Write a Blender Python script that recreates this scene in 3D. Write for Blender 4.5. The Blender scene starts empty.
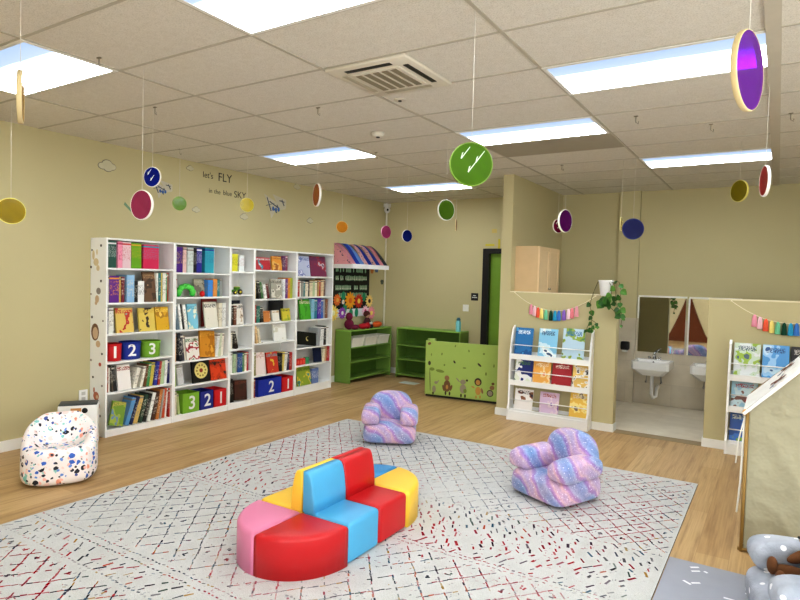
import bpy, bmesh, math, random
from mathutils import Vector, Matrix, noise
random.seed(7)
C = bpy.context.scene.collection
PI = math.pi

# ------------------------------------------------------------------ camera
FPX = 599.0
def vec(*a): return Vector(a)
vy = vec(378, -12.5, 599).normalized()
vx = vec(951, 48, -599).normalized()
vx = (vx - vy * vx.dot(vy)).normalized()
vz = vx.cross(vy)
H = 1.70
cam_d = bpy.data.cameras.new('camera')
cam_d.sensor_width = 36.0
cam_d.lens = FPX / 800 * 36.0
cam_d.clip_end = 100
cam = bpy.data.objects.new('camera', cam_d)
C.objects.link(cam)
right = vec(vx[0], vy[0], vz[0]); down = vec(vx[1], vy[1], vz[1]); fwd = vec(vx[2], vy[2], vz[2])
m = Matrix((right, -down, -fwd)).transposed().to_4x4()
m.translation = vec(0, 0, H)
cam.matrix_world = m
bpy.context.scene.camera = cam

def ray(x, y): return right * ((x - 400) / FPX) + down * ((y - 300) / FPX) + fwd
def on_x(x, y, X): d = ray(x, y); return vec(0, 0, H) + d * (X / d.x)
def on_y(x, y, Y): d = ray(x, y); return vec(0, 0, H) + d * (Y / d.y)
def on_z(x, y, Z): d = ray(x, y); return vec(0, 0, H) + d * ((Z - H) / d.z)

# ------------------------------------------------------------------ materials
def s2l(c):
    c /= 255.0
    return c / 12.92 if c <= 0.04045 else ((c + 0.055) / 1.055) ** 2.4
def rgb(h):
    if isinstance(h, str):
        h = (int(h[0:2], 16), int(h[2:4], 16), int(h[4:6], 16))
    return (s2l(h[0]), s2l(h[1]), s2l(h[2]), 1.0)
MATS = {}
class NT:
    def __init__(s, name):
        s.m = bpy.data.materials.new(name); s.m.use_nodes = True
        s.t = s.m.node_tree; s.n = s.t.nodes; s.l = s.t.links
        s.b = s.n.get('Principled BSDF'); s.out = s.n.get('Material Output')
    def add(s, typ, **kw):
        nd = s.n.new(typ)
        for k, v in kw.items():
            if k.startswith('i_'):
                key = k[2:]
                key = int(key) if key.isdigit() else key.replace('_', ' ')
                nd.inputs[key].default_value = v
            else: setattr(nd, k, v)
        return nd
    def link(s, a, b): s.l.new(a, b)
    def coord(s, kind='Object', scale=(1, 1, 1), rot=(0, 0, 0), loc=(0, 0, 0)):
        tc = s.add('ShaderNodeTexCoord'); mp = s.add('ShaderNodeMapping')
        mp.inputs['Scale'].default_value = scale; mp.inputs['Rotation'].default_value = rot; mp.inputs['Location'].default_value = loc
        s.link(tc.outputs[kind], mp.inputs['Vector']); return mp.outputs[0]
    def noise(s, vec_, scale=5, detail=2, rough=.5):
        nd = s.add('ShaderNodeTexNoise'); nd.inputs['Scale'].default_value = scale; nd.inputs['Detail'].default_value = detail
        nd.inputs['Roughness'].default_value = rough
        s.link(vec_, nd.inputs['Vector']); return nd.outputs['Fac']
    def ramp(s, fac, stops, interp='LINEAR'):
        r = s.add('ShaderNodeValToRGB'); cr = r.color_ramp; cr.interpolation = interp
        while len(cr.elements) < len(stops): cr.elements.new(0.5)
        for e, (p, c) in zip(cr.elements, stops):
            e.position = p; e.color = rgb(c) if not (isinstance(c, tuple) and len(c) == 4) else c
        s.link(fac, r.inputs[0]); return r.outputs[0]
    def mix(s, fac, a, b, mode='MIX'):
        x = s.add('ShaderNodeMix', data_type='RGBA', blend_type=mode)
        for sock, v in ((x.inputs[0], fac), (x.inputs[6], a), (x.inputs[7], b)):
            if hasattr(v, 'is_linked'): s.link(v, sock)
            else: sock.default_value = v
        return x.outputs[2]
    def math(s, op, a, b=None):
        x = s.add('ShaderNodeMath', operation=op)
        for sock, v in ((x.inputs[0], a), (x.inputs[1], b)):
            if v is None: continue
            if hasattr(v, 'is_linked'): s.link(v, sock)
            else: sock.default_value = v
        return x.outputs[0]
    def bump(s, hgt, strength=.2, dist=.01):
        b = s.add('ShaderNodeBump'); b.inputs['Strength'].default_value = strength; b.inputs['Distance'].default_value = dist
        s.link(hgt, b.inputs['Height']); s.link(b.outputs[0], s.b.inputs['Normal'])
    def col(s, c):
        if hasattr(c, 'is_linked'): s.link(c, s.b.inputs['Base Color'])
        else: s.b.inputs['Base Color'].default_value = c
    def rough(s, v): s.b.inputs['Roughness'].default_value = v
    def spec(s, v): s.b.inputs['Specular IOR Level'].default_value = v

def plain(c, rough=.5, metal=0, var=.06, spec=.4):
    key = ('p', str(c), rough, metal, var)
    if key in MATS: return MATS[key]
    t = NT('paint_' + str(len(MATS)))
    base = rgb(c)
    if var:
        f = t.noise(t.coord(), 9, 3)
        lo = tuple(x * (1 - var) for x in base[:3]) + (1,); hi = tuple(min(1, x * (1 + var)) for x in base[:3]) + (1,)
        t.col(t.mix(f, lo, hi))
    else: t.col(base)
    t.rough(rough); t.spec(spec); t.b.inputs['Metallic'].default_value = metal
    MATS[key] = t.m; return t.m

def wall_mat(c, name):
    t = NT(name); v = t.coord(); base = rgb(c)
    f = t.noise(v, 1.3, 3)
    t.col(t.mix(f, tuple(x * .95 for x in base[:3]) + (1,), tuple(x * 1.04 for x in base[:3]) + (1,)))
    t.bump(t.noise(v, 160, 2), .06, .003); t.rough(.75); t.spec(.2); return t.m

def floor_mat():
    t = NT('oak_planks'); v = t.coord('Object', rot=(0, 0, PI / 2))
    br = t.add('ShaderNodeTexBrick', offset=.37, offset_frequency=2)
    for k, x in (('Scale', 1.0), ('Mortar Size', .0012), ('Mortar Smooth', .2), ('Bias', 0.0), ('Brick Width', 1.25), ('Row Height', .185)):
        br.inputs[k].default_value = x
    br.inputs['Color1'].default_value = (0, 0, 0, 1); br.inputs['Color2'].default_value = (1, 1, 1, 1); br.inputs['Mortar'].default_value = (.5, .5, .5, 1)
    t.link(v, br.inputs['Vector'])
    tone = t.ramp(br.outputs['Color'], [(0, (190, 158, 112)), (.5, (199, 168, 122)), (1, (207, 178, 133))])
    v2 = t.coord('Object', scale=(9, .55, 1))
    g = t.noise(v2, 2.2, 8, .62)
    grain = t.ramp(g, [(.25, (165, 142, 108)), (.5, (240, 236, 228)), (.8, (255, 252, 246))])
    c = t.mix(.75, tone, grain, 'MULTIPLY')
    v3 = t.coord('Object', scale=(30, .8, 1)); g2 = t.noise(v3, 3.0, 3)
    c = t.mix(.3, c, t.ramp(g2, [(.3, (186, 164, 130)), (.65, (255, 255, 255))]), 'MULTIPLY')
    c = t.mix(t.math('MULTIPLY', br.outputs['Fac'], .45), c, rgb((120, 88, 52)))
    t.col(c); t.rough(.42); t.spec(.35); return t.m

def ceil_mat():
    t = NT('ceiling_tile'); v = t.coord()
    f = t.noise(v, 130, 2, .7); f2 = t.noise(v, 22, 3)
    c = t.ramp(f, [(.34, (202, 197, 186)), (.5, (222, 217, 207)), (.7, (226, 221, 212))])
    c = t.mix(.25, c, t.ramp(f2, [(.3, (228, 224, 214)), (.7, (255, 255, 255))]), 'MULTIPLY')
    t.col(c); t.bump(f, .08, .004); t.rough(.9); t.spec(.1); return t.m

def tile_mat(c, name, w, h, rot=0):
    t = NT(name); v = t.coord('Object', rot=(0, 0, rot)) if name.startswith('floor') else t.coord('Object', rot=(PI / 2, 0, 0))
    br = t.add('ShaderNodeTexBrick', offset=.5)
    for k, x in (('Scale', 1.0), ('Mortar Size', .004), ('Brick Width', w), ('Row Height', h), ('Bias', 0.0)): br.inputs[k].default_value = x
    b = rgb(c)
    br.inputs['Color1'].default_value = tuple(x * .95 for x in b[:3]) + (1,); br.inputs['Color2'].default_value = tuple(x * 1.05 for x in b[:3]) + (1,)
    br.inputs['Mortar'].default_value = tuple(x * .92 for x in b[:3]) + (1,)
    t.link(v, br.inputs['Vector'])
    n = t.noise(t.coord(), 6, 5)
    t.col(t.mix(.3, br.outputs['Color'], t.ramp(n, [(.3, (205, 198, 186)), (.7, (255, 255, 255))]), 'MULTIPLY'))
    t.rough(.4); return t.m

def emis(name, col, strength):
    t = NT(name); t.b.inputs['Base Color'].default_value = (1, 1, 1, 1)
    t.b.inputs['Emission Color'].default_value = col; t.b.inputs['Emission Strength'].default_value = strength
    return t.m

def panel_mat():
    t = NT('lit_diffuser'); t.spec(0); t.col((.08, .09, .1, 1)); v = t.coord('Generated')
    sp = t.add('ShaderNodeSeparateXYZ'); t.link(v, sp.inputs[0])
    f = t.math('ADD', sp.outputs['Y'], t.math('MULTIPLY', t.noise(v, 2.0, 1), .12))
    c = t.ramp(f, [(.10, (.52, .69, 1.0, 1)), (.45, (.72, .85, 1.0, 1)), (.66, (.90, .95, 1.0, 1)), (1.0, (.90, .95, 1.0, 1))])
    st = t.add('ShaderNodeMapRange'); t.link(f, st.inputs[0])
    st.inputs[1].default_value = .34; st.inputs[2].default_value = .86; st.inputs[3].default_value = .74; st.inputs[4].default_value = PANEL
    t.link(c, t.b.inputs['Emission Color']); t.link(st.outputs[0], t.b.inputs['Emission Strength'])
    return t.m

def galaxy_mat():
    t = NT('galaxy_plush'); v = t.coord()
    n = t.add('ShaderNodeTexNoise', i_Scale=3.5, i_Detail=2.0); t.link(v, n.inputs['Vector'])
    w = t.add('ShaderNodeTexWave', wave_type='BANDS', bands_direction='DIAGONAL')
    w.inputs['Scale'].default_value = 1.7; w.inputs['Distortion'].default_value = 2.6; w.inputs['Detail'].default_value = 2; w.inputs['Detail Scale'].default_value = 2
    t.link(v, w.inputs['Vector'])
    c = t.ramp(w.outputs['Fac'], [(0, (116, 156, 200)), (.2, (164, 188, 216)), (.4, (160, 120, 190)), (.58, (188, 140, 196)), (.78, (232, 196, 194)), (1, (204, 176, 204))])
    c = t.mix(.35, c, t.ramp(n.outputs['Fac'], [(.3, (110, 146, 206)), (.5, (186, 160, 214)), (.7, (240, 180, 192))]))
    vo = t.add('ShaderNodeTexVoronoi'); vo.inputs['Scale'].default_value = 42; t.link(v, vo.inputs['Vector'])
    spots = t.math('LESS_THAN', vo.outputs['Distance'], .17)
    c = t.mix(t.math('MULTIPLY', spots, .75), c, rgb((250, 248, 255)))
    c = t.mix(.35, c, t.ramp(t.noise(v, 60, 2), [(.3, (190, 190, 205)), (.6, (255, 255, 255))]), 'MULTIPLY')
    t.col(c); t.bump(t.noise(v, 70, 3), .7, .015); t.rough(.95); t.spec(.1)
    t.b.inputs['Sheen Weight'].default_value = .3; return t.m

def star_mat():
    t = NT('grey_star_plush'); v = t.coord()
    c = t.ramp(t.noise(v, 7, 3), [(.3, (152, 158, 170)), (.7, (190, 195, 205))])
    vo = t.add('ShaderNodeTexVoronoi'); vo.inputs['Scale'].default_value = 13; t.link(v, vo.inputs['Vector'])
    c = t.mix(t.math('LESS_THAN', vo.outputs['Distance'], .2), c, rgb((248, 248, 250)))
    t.col(c); t.bump(t.noise(v, 80, 3), .5, .01); t.rough(.95); t.spec(.1); return t.m

def terrazzo_mat():
    t = NT('terrazzo_fabric'); v0 = t.coord()
    nz = t.add('ShaderNodeTexNoise', i_Scale=22.0); t.link(v0, nz.inputs['Vector'])
    v = t.mix(.035, v0, nz.outputs['Color'], 'ADD')
    c = rgb((240, 232, 231))
    for sc, thr, cols in ((21, .40, [(0, (28, 30, 46)), (.2, (58, 104, 196)), (.4, (240, 164, 140)), (.55, (134, 200, 196)), (.7, (243, 214, 208)), (.86, (70, 90, 160))]),
                          (36, .36, [(0, (40, 44, 60)), (.22, (246, 190, 176)), (.5, (110, 150, 220)), (.7, (243, 214, 208)), (.85, (150, 205, 200))])):
        vo = t.add('ShaderNodeTexVoronoi'); vo.inputs['Scale'].default_value = sc; t.link(v, vo.inputs['Vector'])
        sp = t.add('ShaderNodeSeparateColor'); t.link(vo.outputs['Color'], sp.inputs[0])
        chips = t.ramp(sp.outputs[0], cols, 'CONSTANT')
        mask = t.math('LESS_THAN', vo.outputs['Distance'], t.math('MULTIPLY', sp.outputs[1], thr + .1))
        c = t.mix(mask, c, chips)
    t.col(c); t.rough(.7); t.bump(t.noise(v0, 6, 3), .25, .03); return t.m

def canvas_mat(c, name):
    t = NT(name); v = t.coord()
    b = rgb(c)
    t.col(t.mix(t.noise(v, 3, 4), tuple(x * .9 for x in b[:3]) + (1,), tuple(min(1, x * 1.08) for x in b[:3]) + (1,)))
    w = t.noise(v, 6.5, 3, .5)
    t.bump(w, .6, .05); t.rough(.9); t.spec(.1); return t.m

def vcol_mat(name, rough=.95):
    t = NT(name); a = t.add('ShaderNodeVertexColor'); a.layer_name = 'Col'
    v = t.coord(); g = t.noise(v, 140, 2)
    c = t.mix(.5, a.outputs['Color'], t.ramp(g, [(.3, (226, 224, 222)), (.65, (255, 255, 255))]), 'MULTIPLY')
    c = t.mix(.3, c, t.ramp(t.noise(v, 7, 4), [(.3, (228, 227, 225)), (.65, (255, 255, 255))]), 'MULTIPLY')
    t.col(c); t.bump(g, .4, .006); t.rough(rough); t.spec(.08); return t.m

def disc_mat(c):
    key = ('disc', c)
    if key in MATS: return MATS[key]
    t = NT('tinted_acrylic'); col = rgb(c)
    tr = t.add('ShaderNodeBsdfTransparent'); tr.inputs[0].default_value = tuple(min(1, x * 1.25 + .01) for x in col[:3]) + (1,)
    f = t.noise(t.coord(), 14, 3)
    t.col(t.mix(f, tuple(x * .55 for x in col[:3]) + (1,), tuple(min(1, x * .75) for x in col[:3]) + (1,))); t.rough(.12)
    mx = t.add('ShaderNodeMixShader'); mx.inputs[0].default_value = .54
    t.link(tr.outputs[0], mx.inputs[1]); t.link(t.b.outputs[0], mx.inputs[2]); t.link(mx.outputs[0], t.out.inputs[0])
    MATS[key] = t.m; return t.m

def spine_mat(c, c2, seed):
    key = ('spine', str(c), str(c2), seed % 4)
    if key in MATS: return MATS[key]
    t = NT('book_spine'); v = t.coord('Generated'); sp = t.add('ShaderNodeSeparateXYZ'); t.link(v, sp.inputs[0])
    z = sp.outputs['Z']
    n = t.noise(t.coord('Object', scale=(1, 1, 1)), 90 + 20 * (seed % 4), 2)
    zone = t.math('MULTIPLY', t.math('GREATER_THAN', z, .22 + .06 * (seed % 4)), t.math('LESS_THAN', z, .82))
    fac = t.math('MULTIPLY', zone, t.math('MULTIPLY', t.math('GREATER_THAN', n, .57), .7))
    col = t.mix(fac, rgb(c), rgb(c2))
    band = t.math('MULTIPLY', t.math('GREATER_THAN', z, .88), t.math('LESS_THAN', z, .94))
    if seed % 2: col = t.mix(band, col, rgb(c2))
    t.col(col); t.rough(.4); MATS[key] = t.m; return t.m

def art_mat(cols, seed, scale=9, title=True):
    key = ('art', str(cols), seed, scale)
    if key in MATS: return MATS[key]
    t = NT('printed_cover'); v = t.coord('Object', loc=(seed * 1.7, seed * .9, seed * 2.3))
    n = t.noise(v, scale, 2, .55)
    k = len(cols); lo, hi = .46, .76
    stops = [(0 if i == 0 else lo + (hi - lo) * i / k, c) for i, c in enumerate(cols)]
    col = t.ramp(n, stops, 'CONSTANT')
    if title:
        g = t.coord('Generated'); sp = t.add('ShaderNodeSeparateXYZ'); t.link(g, sp.inputs[0])
        zone = t.math('MULTIPLY', t.math('GREATER_THAN', sp.outputs['Z'], .78), t.math('LESS_THAN', sp.outputs['Z'], .92))
        zy = t.math('MULTIPLY', t.math('GREATER_THAN', sp.outputs['Y' if seed < 500 else 'X'], .15), t.math('LESS_THAN', sp.outputs['Y' if seed < 500 else 'X'], .85))
        ln = t.math('GREATER_THAN', t.noise(t.coord('Object'), 110, 1), .5)
        col = t.mix(t.math('MULTIPLY', t.math('MULTIPLY', zone, zy), ln), col, rgb(cols[-1]))
    t.col(col); t.rough(.35); MATS[key] = t.m; return t.m

PANEL = 19.0
WHITE = plain((240, 240, 238), .4, var=.02)
OFFWHITE = plain((228, 226, 220), .45, var=.03)
BLACK = plain((18, 18, 20), .4)
PAGES = plain((232, 226, 208), .8)
GREEN = plain((118, 152, 68), .45, var=.05)
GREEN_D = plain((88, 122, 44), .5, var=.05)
WOOD = plain((204, 172, 122), .5, var=.1)
CHROME = plain((200, 202, 206), .15, metal=1, var=0)
WALLC = wall_mat((194, 184, 145), 'khaki_wall')

# ------------------------------------------------------------------ geometry helpers
class MB:
    def __init__(s): s.bm = bmesh.new()
    def _mi(s, faces, mi, smooth=False):
        for f in faces:
            f.material_index = mi; f.smooth = smooth
    def poly(s, pts, mi=0, smooth=False):
        f = s.bm.faces.new([s.bm.verts.new(p) for p in pts]); f.material_index = mi; f.smooth = smooth; return f
    def box(s, a, b, mi=0, bevel=0, M=None, seg=2):
        x0, y0, z0 = [min(p, q) for p, q in zip(a, b)]; x1, y1, z1 = [max(p, q) for p, q in zip(a, b)]
        t = bmesh.new()
        vs = [t.verts.new(p) for p in ((x0, y0, z0), (x1, y0, z0), (x1, y1, z0), (x0, y1, z0), (x0, y0, z1), (x1, y0, z1), (x1, y1, z1), (x0, y1, z1))]
        for q in ((0, 3, 2, 1), (4, 5, 6, 7), (0, 1, 5, 4), (1, 2, 6, 5), (2, 3, 7, 6), (3, 0, 4, 7)): t.faces.new([vs[i] for i in q])
        if bevel: bmesh.ops.bevel(t, geom=t.edges[:], offset=bevel, segments=seg, affect='EDGES', profile=.5)
        s.merge(t, mi, M, bevel > .004)
        return s
    def merge(s, t, mi=0, M=None, smooth=False):
        mp = {}
        for v in t.verts: mp[v] = s.bm.verts.new(M @ v.co if M else v.co)
        for f in t.faces:
            try:
                nf = s.bm.faces.new([mp[v] for v in f.verts]); nf.material_index = mi; nf.smooth = smooth
            except ValueError: pass
        t.free()
    def lathe(s, prof, c=(0, 0, 0), n=24, mi=0, M=None, sx=1, sy=1, smooth=True):
        t = bmesh.new(); rings = []
        for r, z in prof:
            rings.append([t.verts.new((c[0] + sx * r * math.cos(2 * PI * i / n), c[1] + sy * r * math.sin(2 * PI * i / n), c[2] + z)) for i in range(n)])
        for a, b in zip(rings, rings[1:]):
            for i in range(n): t.faces.new((a[i], a[(i + 1) % n], b[(i + 1) % n], b[i]))
        t.faces.new(rings[0][::-1]); t.faces.new(rings[-1])
        s.merge(t, mi, M, smooth); return s
    def tube(s, pts, r, n=8, mi=0, smooth=True):
        pts = [Vector(p) for p in pts]; rings = []
        rr = r if isinstance(r, (list, tuple)) else [r] * len(pts)
        t = bmesh.new(); up = vec(0, 0, 1)
        for i, p in enumerate(pts):
            d = (pts[min(i + 1, len(pts) - 1)] - pts[max(i - 1, 0)]).normalized()
            a = d.cross(up if abs(d.z) < .95 else vec(1, 0, 0)).normalized(); b = d.cross(a)
            rings.append([t.verts.new(p + (a * math.cos(2 * PI * k / n) + b * math.sin(2 * PI * k / n)) * rr[i]) for k in range(n)])
        for a, b in zip(rings, rings[1:]):
            for i in range(n): t.faces.new((a[i], a[(i + 1) % n], b[(i + 1) % n], b[i]))
        t.faces.new(rings[0][::-1]); t.faces.new(rings[-1])
        bmesh.ops.recalc_face_normals(t, faces=t.faces[:])
        s.merge(t, mi, None, smooth); return s
    def ell(s, c, r, mi=0, M=None, e=1.0, e2=None, nu=24, nv=14, fn=None):
        # superellipsoid, e < 1 squarer (e: vertical profile, e2: plan)
        e2 = e if e2 is None else e2
        sg = lambda v, p: math.copysign(abs(v) ** p, v)
        t = bmesh.new(); rings = []
        for j in range(1, nv):
            ph = -PI / 2 + PI * j / nv; row = []
            for i in range(nu):
                th = 2 * PI * i / nu
                p = vec(r[0] * sg(math.cos(ph), e) * sg(math.cos(th), e2), r[1] * sg(math.cos(ph), e) * sg(math.sin(th), e2), r[2] * sg(math.sin(ph), e))
                if fn: p = fn(p)
                row.append(t.verts.new(p + Vector(c)))
            rings.append(row)
        pb = vec(0, 0, -r[2]); pt = vec(0, 0, r[2])
        if fn: pb = fn(pb); pt = fn(pt)
        b = t.verts.new(pb + Vector(c)); tp = t.verts.new(pt + Vector(c))
        for a, q in zip(rings, rings[1:]):
            for i in range(nu): t.faces.new((a[i], a[(i + 1) % nu], q[(i + 1) % nu], q[i]))
        for i in range(nu):
            t.faces.new((b, rings[0][(i + 1) % nu], rings[0][i])); t.faces.new((tp, rings[-1][i], rings[-1][(i + 1) % nu]))
        s.merge(t, mi, M, True); return s
    def prism(s, pts2, fr, d, mi=0, smooth=False):
        # outline pts2 placed by fr(u, v) -> Vector, extruded by vector d
        d = Vector(d); a = [s.bm.verts.new(fr(u, v)) for u, v in pts2]; b = [s.bm.verts.new(fr(u, v) + d) for u, v in pts2]
        n = len(pts2); fs = [s.bm.faces.new(a[::-1]), s.bm.faces.new(b)]
        for i in range(n): fs.append(s.bm.faces.new((a[i], a[(i + 1) % n], b[(i + 1) % n], b[i])))
        s._mi(fs, mi, smooth); return s
    def build(s, name, mats, parent=None, label=None, cat=None, group=None, kind=None, local=False, origin=None):
        bmesh.ops.recalc_face_normals(s.bm, faces=s.bm.faces[:])
        me = bpy.data.meshes.new(name); 
        o = bpy.data.objects.new(name, me); C.objects.link(o)
        off = None
        if parent is not None:
            o.parent = parent
            if not local: off = world_off(parent)
        elif not local and kind != 'structure':
            if origin is None:
                xs = [v.co for v in s.bm.verts]
                origin = vec((min(v.x for v in xs) + max(v.x for v in xs)) / 2, (min(v.y for v in xs) + max(v.y for v in xs)) / 2, min(v.z for v in xs))
            off = Vector(origin); o.location = off
        if off is not None:
            for v in s.bm.verts: v.co -= off
        s.bm.to_mesh(me); s.bm.free()
        for mt in (mats if isinstance(mats, (list, tuple)) else [mats]): me.materials.append(mt)
        tag(o, label, cat, group, kind); return o
def world_off(p):
    v = Vector((0, 0, 0))
    while p is not None: v += p.location; p = p.parent
    return v
def tag(o, label=None, cat=None, group=None, kind=None):
    for k, v in (('label', label), ('category', cat), ('group', group), ('kind', kind)):
        if v: o[k] = v
    return o
def thing(name, label, cat, loc=(0, 0, 0), rz=0, group=None):
    o = bpy.data.objects.new(name, None); C.objects.link(o); o.location = loc; o.rotation_euler = (0, 0, rz); o.empty_display_size = .1
    return tag(o, label, cat, group)
def struct(name, a, b, mat, bevel=0): return MB().box(a, b, 0, bevel).build(name, mat, kind='structure')
def circle_pts(r, n=20, ry=None, c=(0, 0)): return [(c[0] + r * math.cos(2 * PI * i / n), c[1] + (ry or r) * math.sin(2 * PI * i / n)) for i in range(n)]
def text_bm(txt, size, ext=.002, bold=0):
    cu = bpy.data.curves.new('lettering', 'FONT'); cu.body = txt; cu.size = size; cu.extrude = ext; cu.align_x = 'CENTER'; cu.align_y = 'CENTER'; cu.offset = bold
    o = bpy.data.objects.new('lettering', cu); C.objects.link(o)
    bpy.context.view_layer.update()
    me = bpy.data.meshes.new_from_object(o.evaluated_get(bpy.context.evaluated_depsgraph_get()))
    t = bmesh.new(); t.from_mesh(me); bpy.data.objects.remove(o); bpy.data.meshes.remove(me); bpy.data.curves.remove(cu)
    return t
def face_px(c, rz=0): return Matrix.Translation(c) @ Matrix.Rotation(rz, 4, 'Z') @ Matrix.Rotation(PI / 2, 4, 'Z') @ Matrix.Rotation(PI / 2, 4, 'X')   # +X facing text
def face_my(c, rz=0): return Matrix.Translation(c) @ Matrix.Rotation(rz, 4, 'Z') @ Matrix.Rotation(PI / 2, 4, 'X')                                   # -Y facing text

# ------------------------------------------------------------------ room
XW, ZC, YB, YA, YP = -5.962, 3.014, 8.93, 9.06, 7.05
XR, YR = 2.7, -3.6
struct('floor', (XW - .2, YR - .2, -.1), (XR + .2, 7.2, 0), floor_mat())
struct('floor_beyond', (XW - .2, 7.2, -.1), (-2.88, YA + .2, 0), bpy.data.materials['oak_planks'])
struct('floor_tiled', (-2.88, 7.2, -.1), (XR + .2, YA + .2, .001), tile_mat((228, 220, 204), 'floor_tile_bath', 1.2, .6))
struct('ceiling', (XW - .2, YR - .2, ZC), (XR + .2, YA + .2, ZC + .1), ceil_mat())
struct('wall_left', (XW - .15, YR - .2, 0), (XW, YA + .2, ZC), WALLC)
struct('wall_back', (XW, YB, 0), (-4.05, YB + .13, ZC), WALLC)
struct('wall_back_over_door', (-4.05, YB, 2.2), (-2.95, YB + .13, ZC), WALLC)
struct('wall_alcove', (-2.95, YA, 0), (XR, YA + .15, ZC), WALLC)
struct('wall_stall_side', (-2.955, YP, 0), (-2.82, YA, ZC), WALLC)
struct('wall_low_left', (-2.82, YP, 0), (-1.53, YP + .13, 1.555), WALLC)
struct('wall_low_right', (-.605, YP, 0), (XR, YP + .13, 1.555), WALLC)
CAP = plain((226, 216, 184), .5)
struct('trim_1', (-2.82, YP - .004, 1.555), (-1.527, YP + .134, 1.566), CAP)
struct('trim_2', (-.609, YP - .004, 1.555), (XR, YP + .134, 1.568), CAP)
struct('wall_right', (XR, YR - .2, 0), (XR + .15, YA + .2, ZC), WALLC)
struct('wall_rear', (XW, YR - .15, 0), (XR, YR, ZC), WALLC)
PIL = struct('column_alcove', (-1.97, YA - .07, 1.21), (-1.69, YA, ZC), WALLC)
TILEW = tile_mat((204, 194, 174), 'wall_tile_stone', .6, .3)
struct('wall_tile_column', (-1.99, YA - .085, .001), (-1.69, YA, 1.21), TILEW)
struct('wall_tile', (-1.69, YA - .015, .001), (XR, YA, 1.21), TILEW)
struct('wall_tile_stall', (-2.82, YA - .015, .001), (-1.99, YA, 1.21), TILEW)
BB = plain((236, 236, 232), .4, var=.02)
struct('baseboard_left', (XW, YR, 0), (XW + .014, YB, .1), BB)
struct('baseboard_back', (XW + .014, YB - .014, 0), (-4.06, YB, .1), BB)
struct('baseboard_low_left', (-2.97, YP - .014, 0), (-1.518, YP, .09), BB)
struct('baseboard_low_left_end', (-1.53, YP, 0), (-1.518, YP + .13, .09), BB)
struct('baseboard_low_right', (-.617, YP - .014, 0), (XR, YP, .09), BB)
struct('baseboard_low_right_end', (-.617, YP, 0), (-.605, YP + .13, .09), BB)
struct('baseboard_stall_side', (-2.969, YP, 0), (-2.955, YB, .09), BB)
struct('trim_3', (-1.518, YP - .01, 0), (-.617, YP + .16, .004), plain((150, 132, 100), .5))
# door in the back wall
dr = struct('door_1', (-3.94, YB + .05, .005), (-2.97, YB + .1, 2.12), plain((120, 158, 52), .5, var=.08))
MB().box((-4.05, YB - .025, 0), (-3.94, YB + .13, 2.2)).box((-3.94, YB - .025, 2.12), (-2.957, YB + .13, 2.2)).build('door_frame', BLACK, dr)
# ceiling grid
GX = [-4.95 + 1.219 * i for i in range(7)]
GY = [YR + .1 + .0 + 0.61 * i for i in range(0)]
gb = MB()
gy = 2.38
ys = [gy + .61 * i for i in range(-10, 12) if YR < gy + .61 * i < YA]
for x in GX: gb.box((x - .011, YR, ZC - .005), (x + .011, YA, ZC + .01))
for y in ys: gb.box((XW, y - .009, ZC - .004), (XR, y + .009, ZC + .01))
gb.build('ceiling_grid', plain((182, 175, 160), .6), kind='structure')
struct('ceiling_beam', (-.11, YR, ZC - .012), (-.04, YA, ZC), plain((196, 188, 172), .7))
PM = panel_mat()
LIGHTS = [(-4.95, 1.77, 'troffer light above the terrazzo bean bag, at the left edge'), (-2.512, 1.77, 'troffer light cut off by the top edge of the photo'),
          (-4.95, 4.82, 'troffer light over the middle of the bookcase row'), (-4.95, 7.26, 'troffer light nearest the back wall and door'),
          (-1.293, 3.60, 'troffer light behind the large purple disc'), (-2.512, 4.82, 'troffer light just right of the large green disc'),
          (-1.293, 6.65, 'troffer light farthest right, nearest the low wall')]
for x, y, lb in LIGHTS + [(-1.293, -.67, None), (-4.95, -.67, None), (1.145, 1.77, None), (1.145, 4.82, None)]:  # the unlabelled panels are added out of view as fill light
    r = thing('ceiling_light', lb or 'unseen troffer panel added as fill light', 'ceiling light', (x + .61, y + .305, ZC), 0, 'recessed ceiling lights')
    MB().box((x + .03, y + .03, ZC - .006), (x + 1.189, y + .58, ZC - .001)).build('diffuser', PM, r)
    f = MB()
    for a, b in (((x + .005, y + .005), (x + 1.214, y + .03)), ((x + .005, y + .58), (x + 1.214, y + .605)), ((x + .005, y + .03), (x + .03, y + .58)), ((x + 1.189, y + .03), (x + 1.214, y + .58))):
        f.box((a[0], a[1], ZC - .009), (b[0], b[1], ZC))
    f.build('frame', OFFWHITE, r)
# air conditioner cassette
x0, y0, x1, y1 = -2.50, 2.995, -1.90, 3.595
r = thing('ceiling_vent', 'square beige air conditioner cassette set into the ceiling', 'air conditioner', ((x0 + x1) / 2, (y0 + y1) / 2, ZC))
ACM = plain((212, 205, 190), .5)
MB().box((x0, y0, ZC - .022), (x1, y1, ZC), 0, .008).build('panel', ACM, r)
cx, cy = (x0 + x1) / 2, (y0 + y1) / 2
SLOT = plain((176, 168, 148), .5)
for a, b, mt_ in (((x0 + .12, y0 + .05), (x1 - .14, y0 + .085), BLACK), ((x1 - .085, y0 + .12), (x1 - .05, y1 - .12), BLACK), ((x0 + .12, y1 - .085), (x1 - .12, y1 - .05), SLOT), ((x0 + .05, y0 + .12), (x0 + .085, y1 - .12), SLOT)):
    MB().box((a[0], a[1], ZC - .025), (b[0], b[1], ZC - .015)).build('air_slot', mt_, r)
MB().box((x0 + .12, y0 + .12, ZC - .03), (x1 - .12, y1 - .12, ZC - .02), 0, .004).build('grille', ACM, r)
for i in range(5):
    xx = x0 + .145 + i * .066
    MB().box((xx, y0 + .14, ZC - .033), (xx + .042, y1 - .14, ZC - .028)).build('louvre', plain((140, 130, 108), .6), r)
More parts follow.
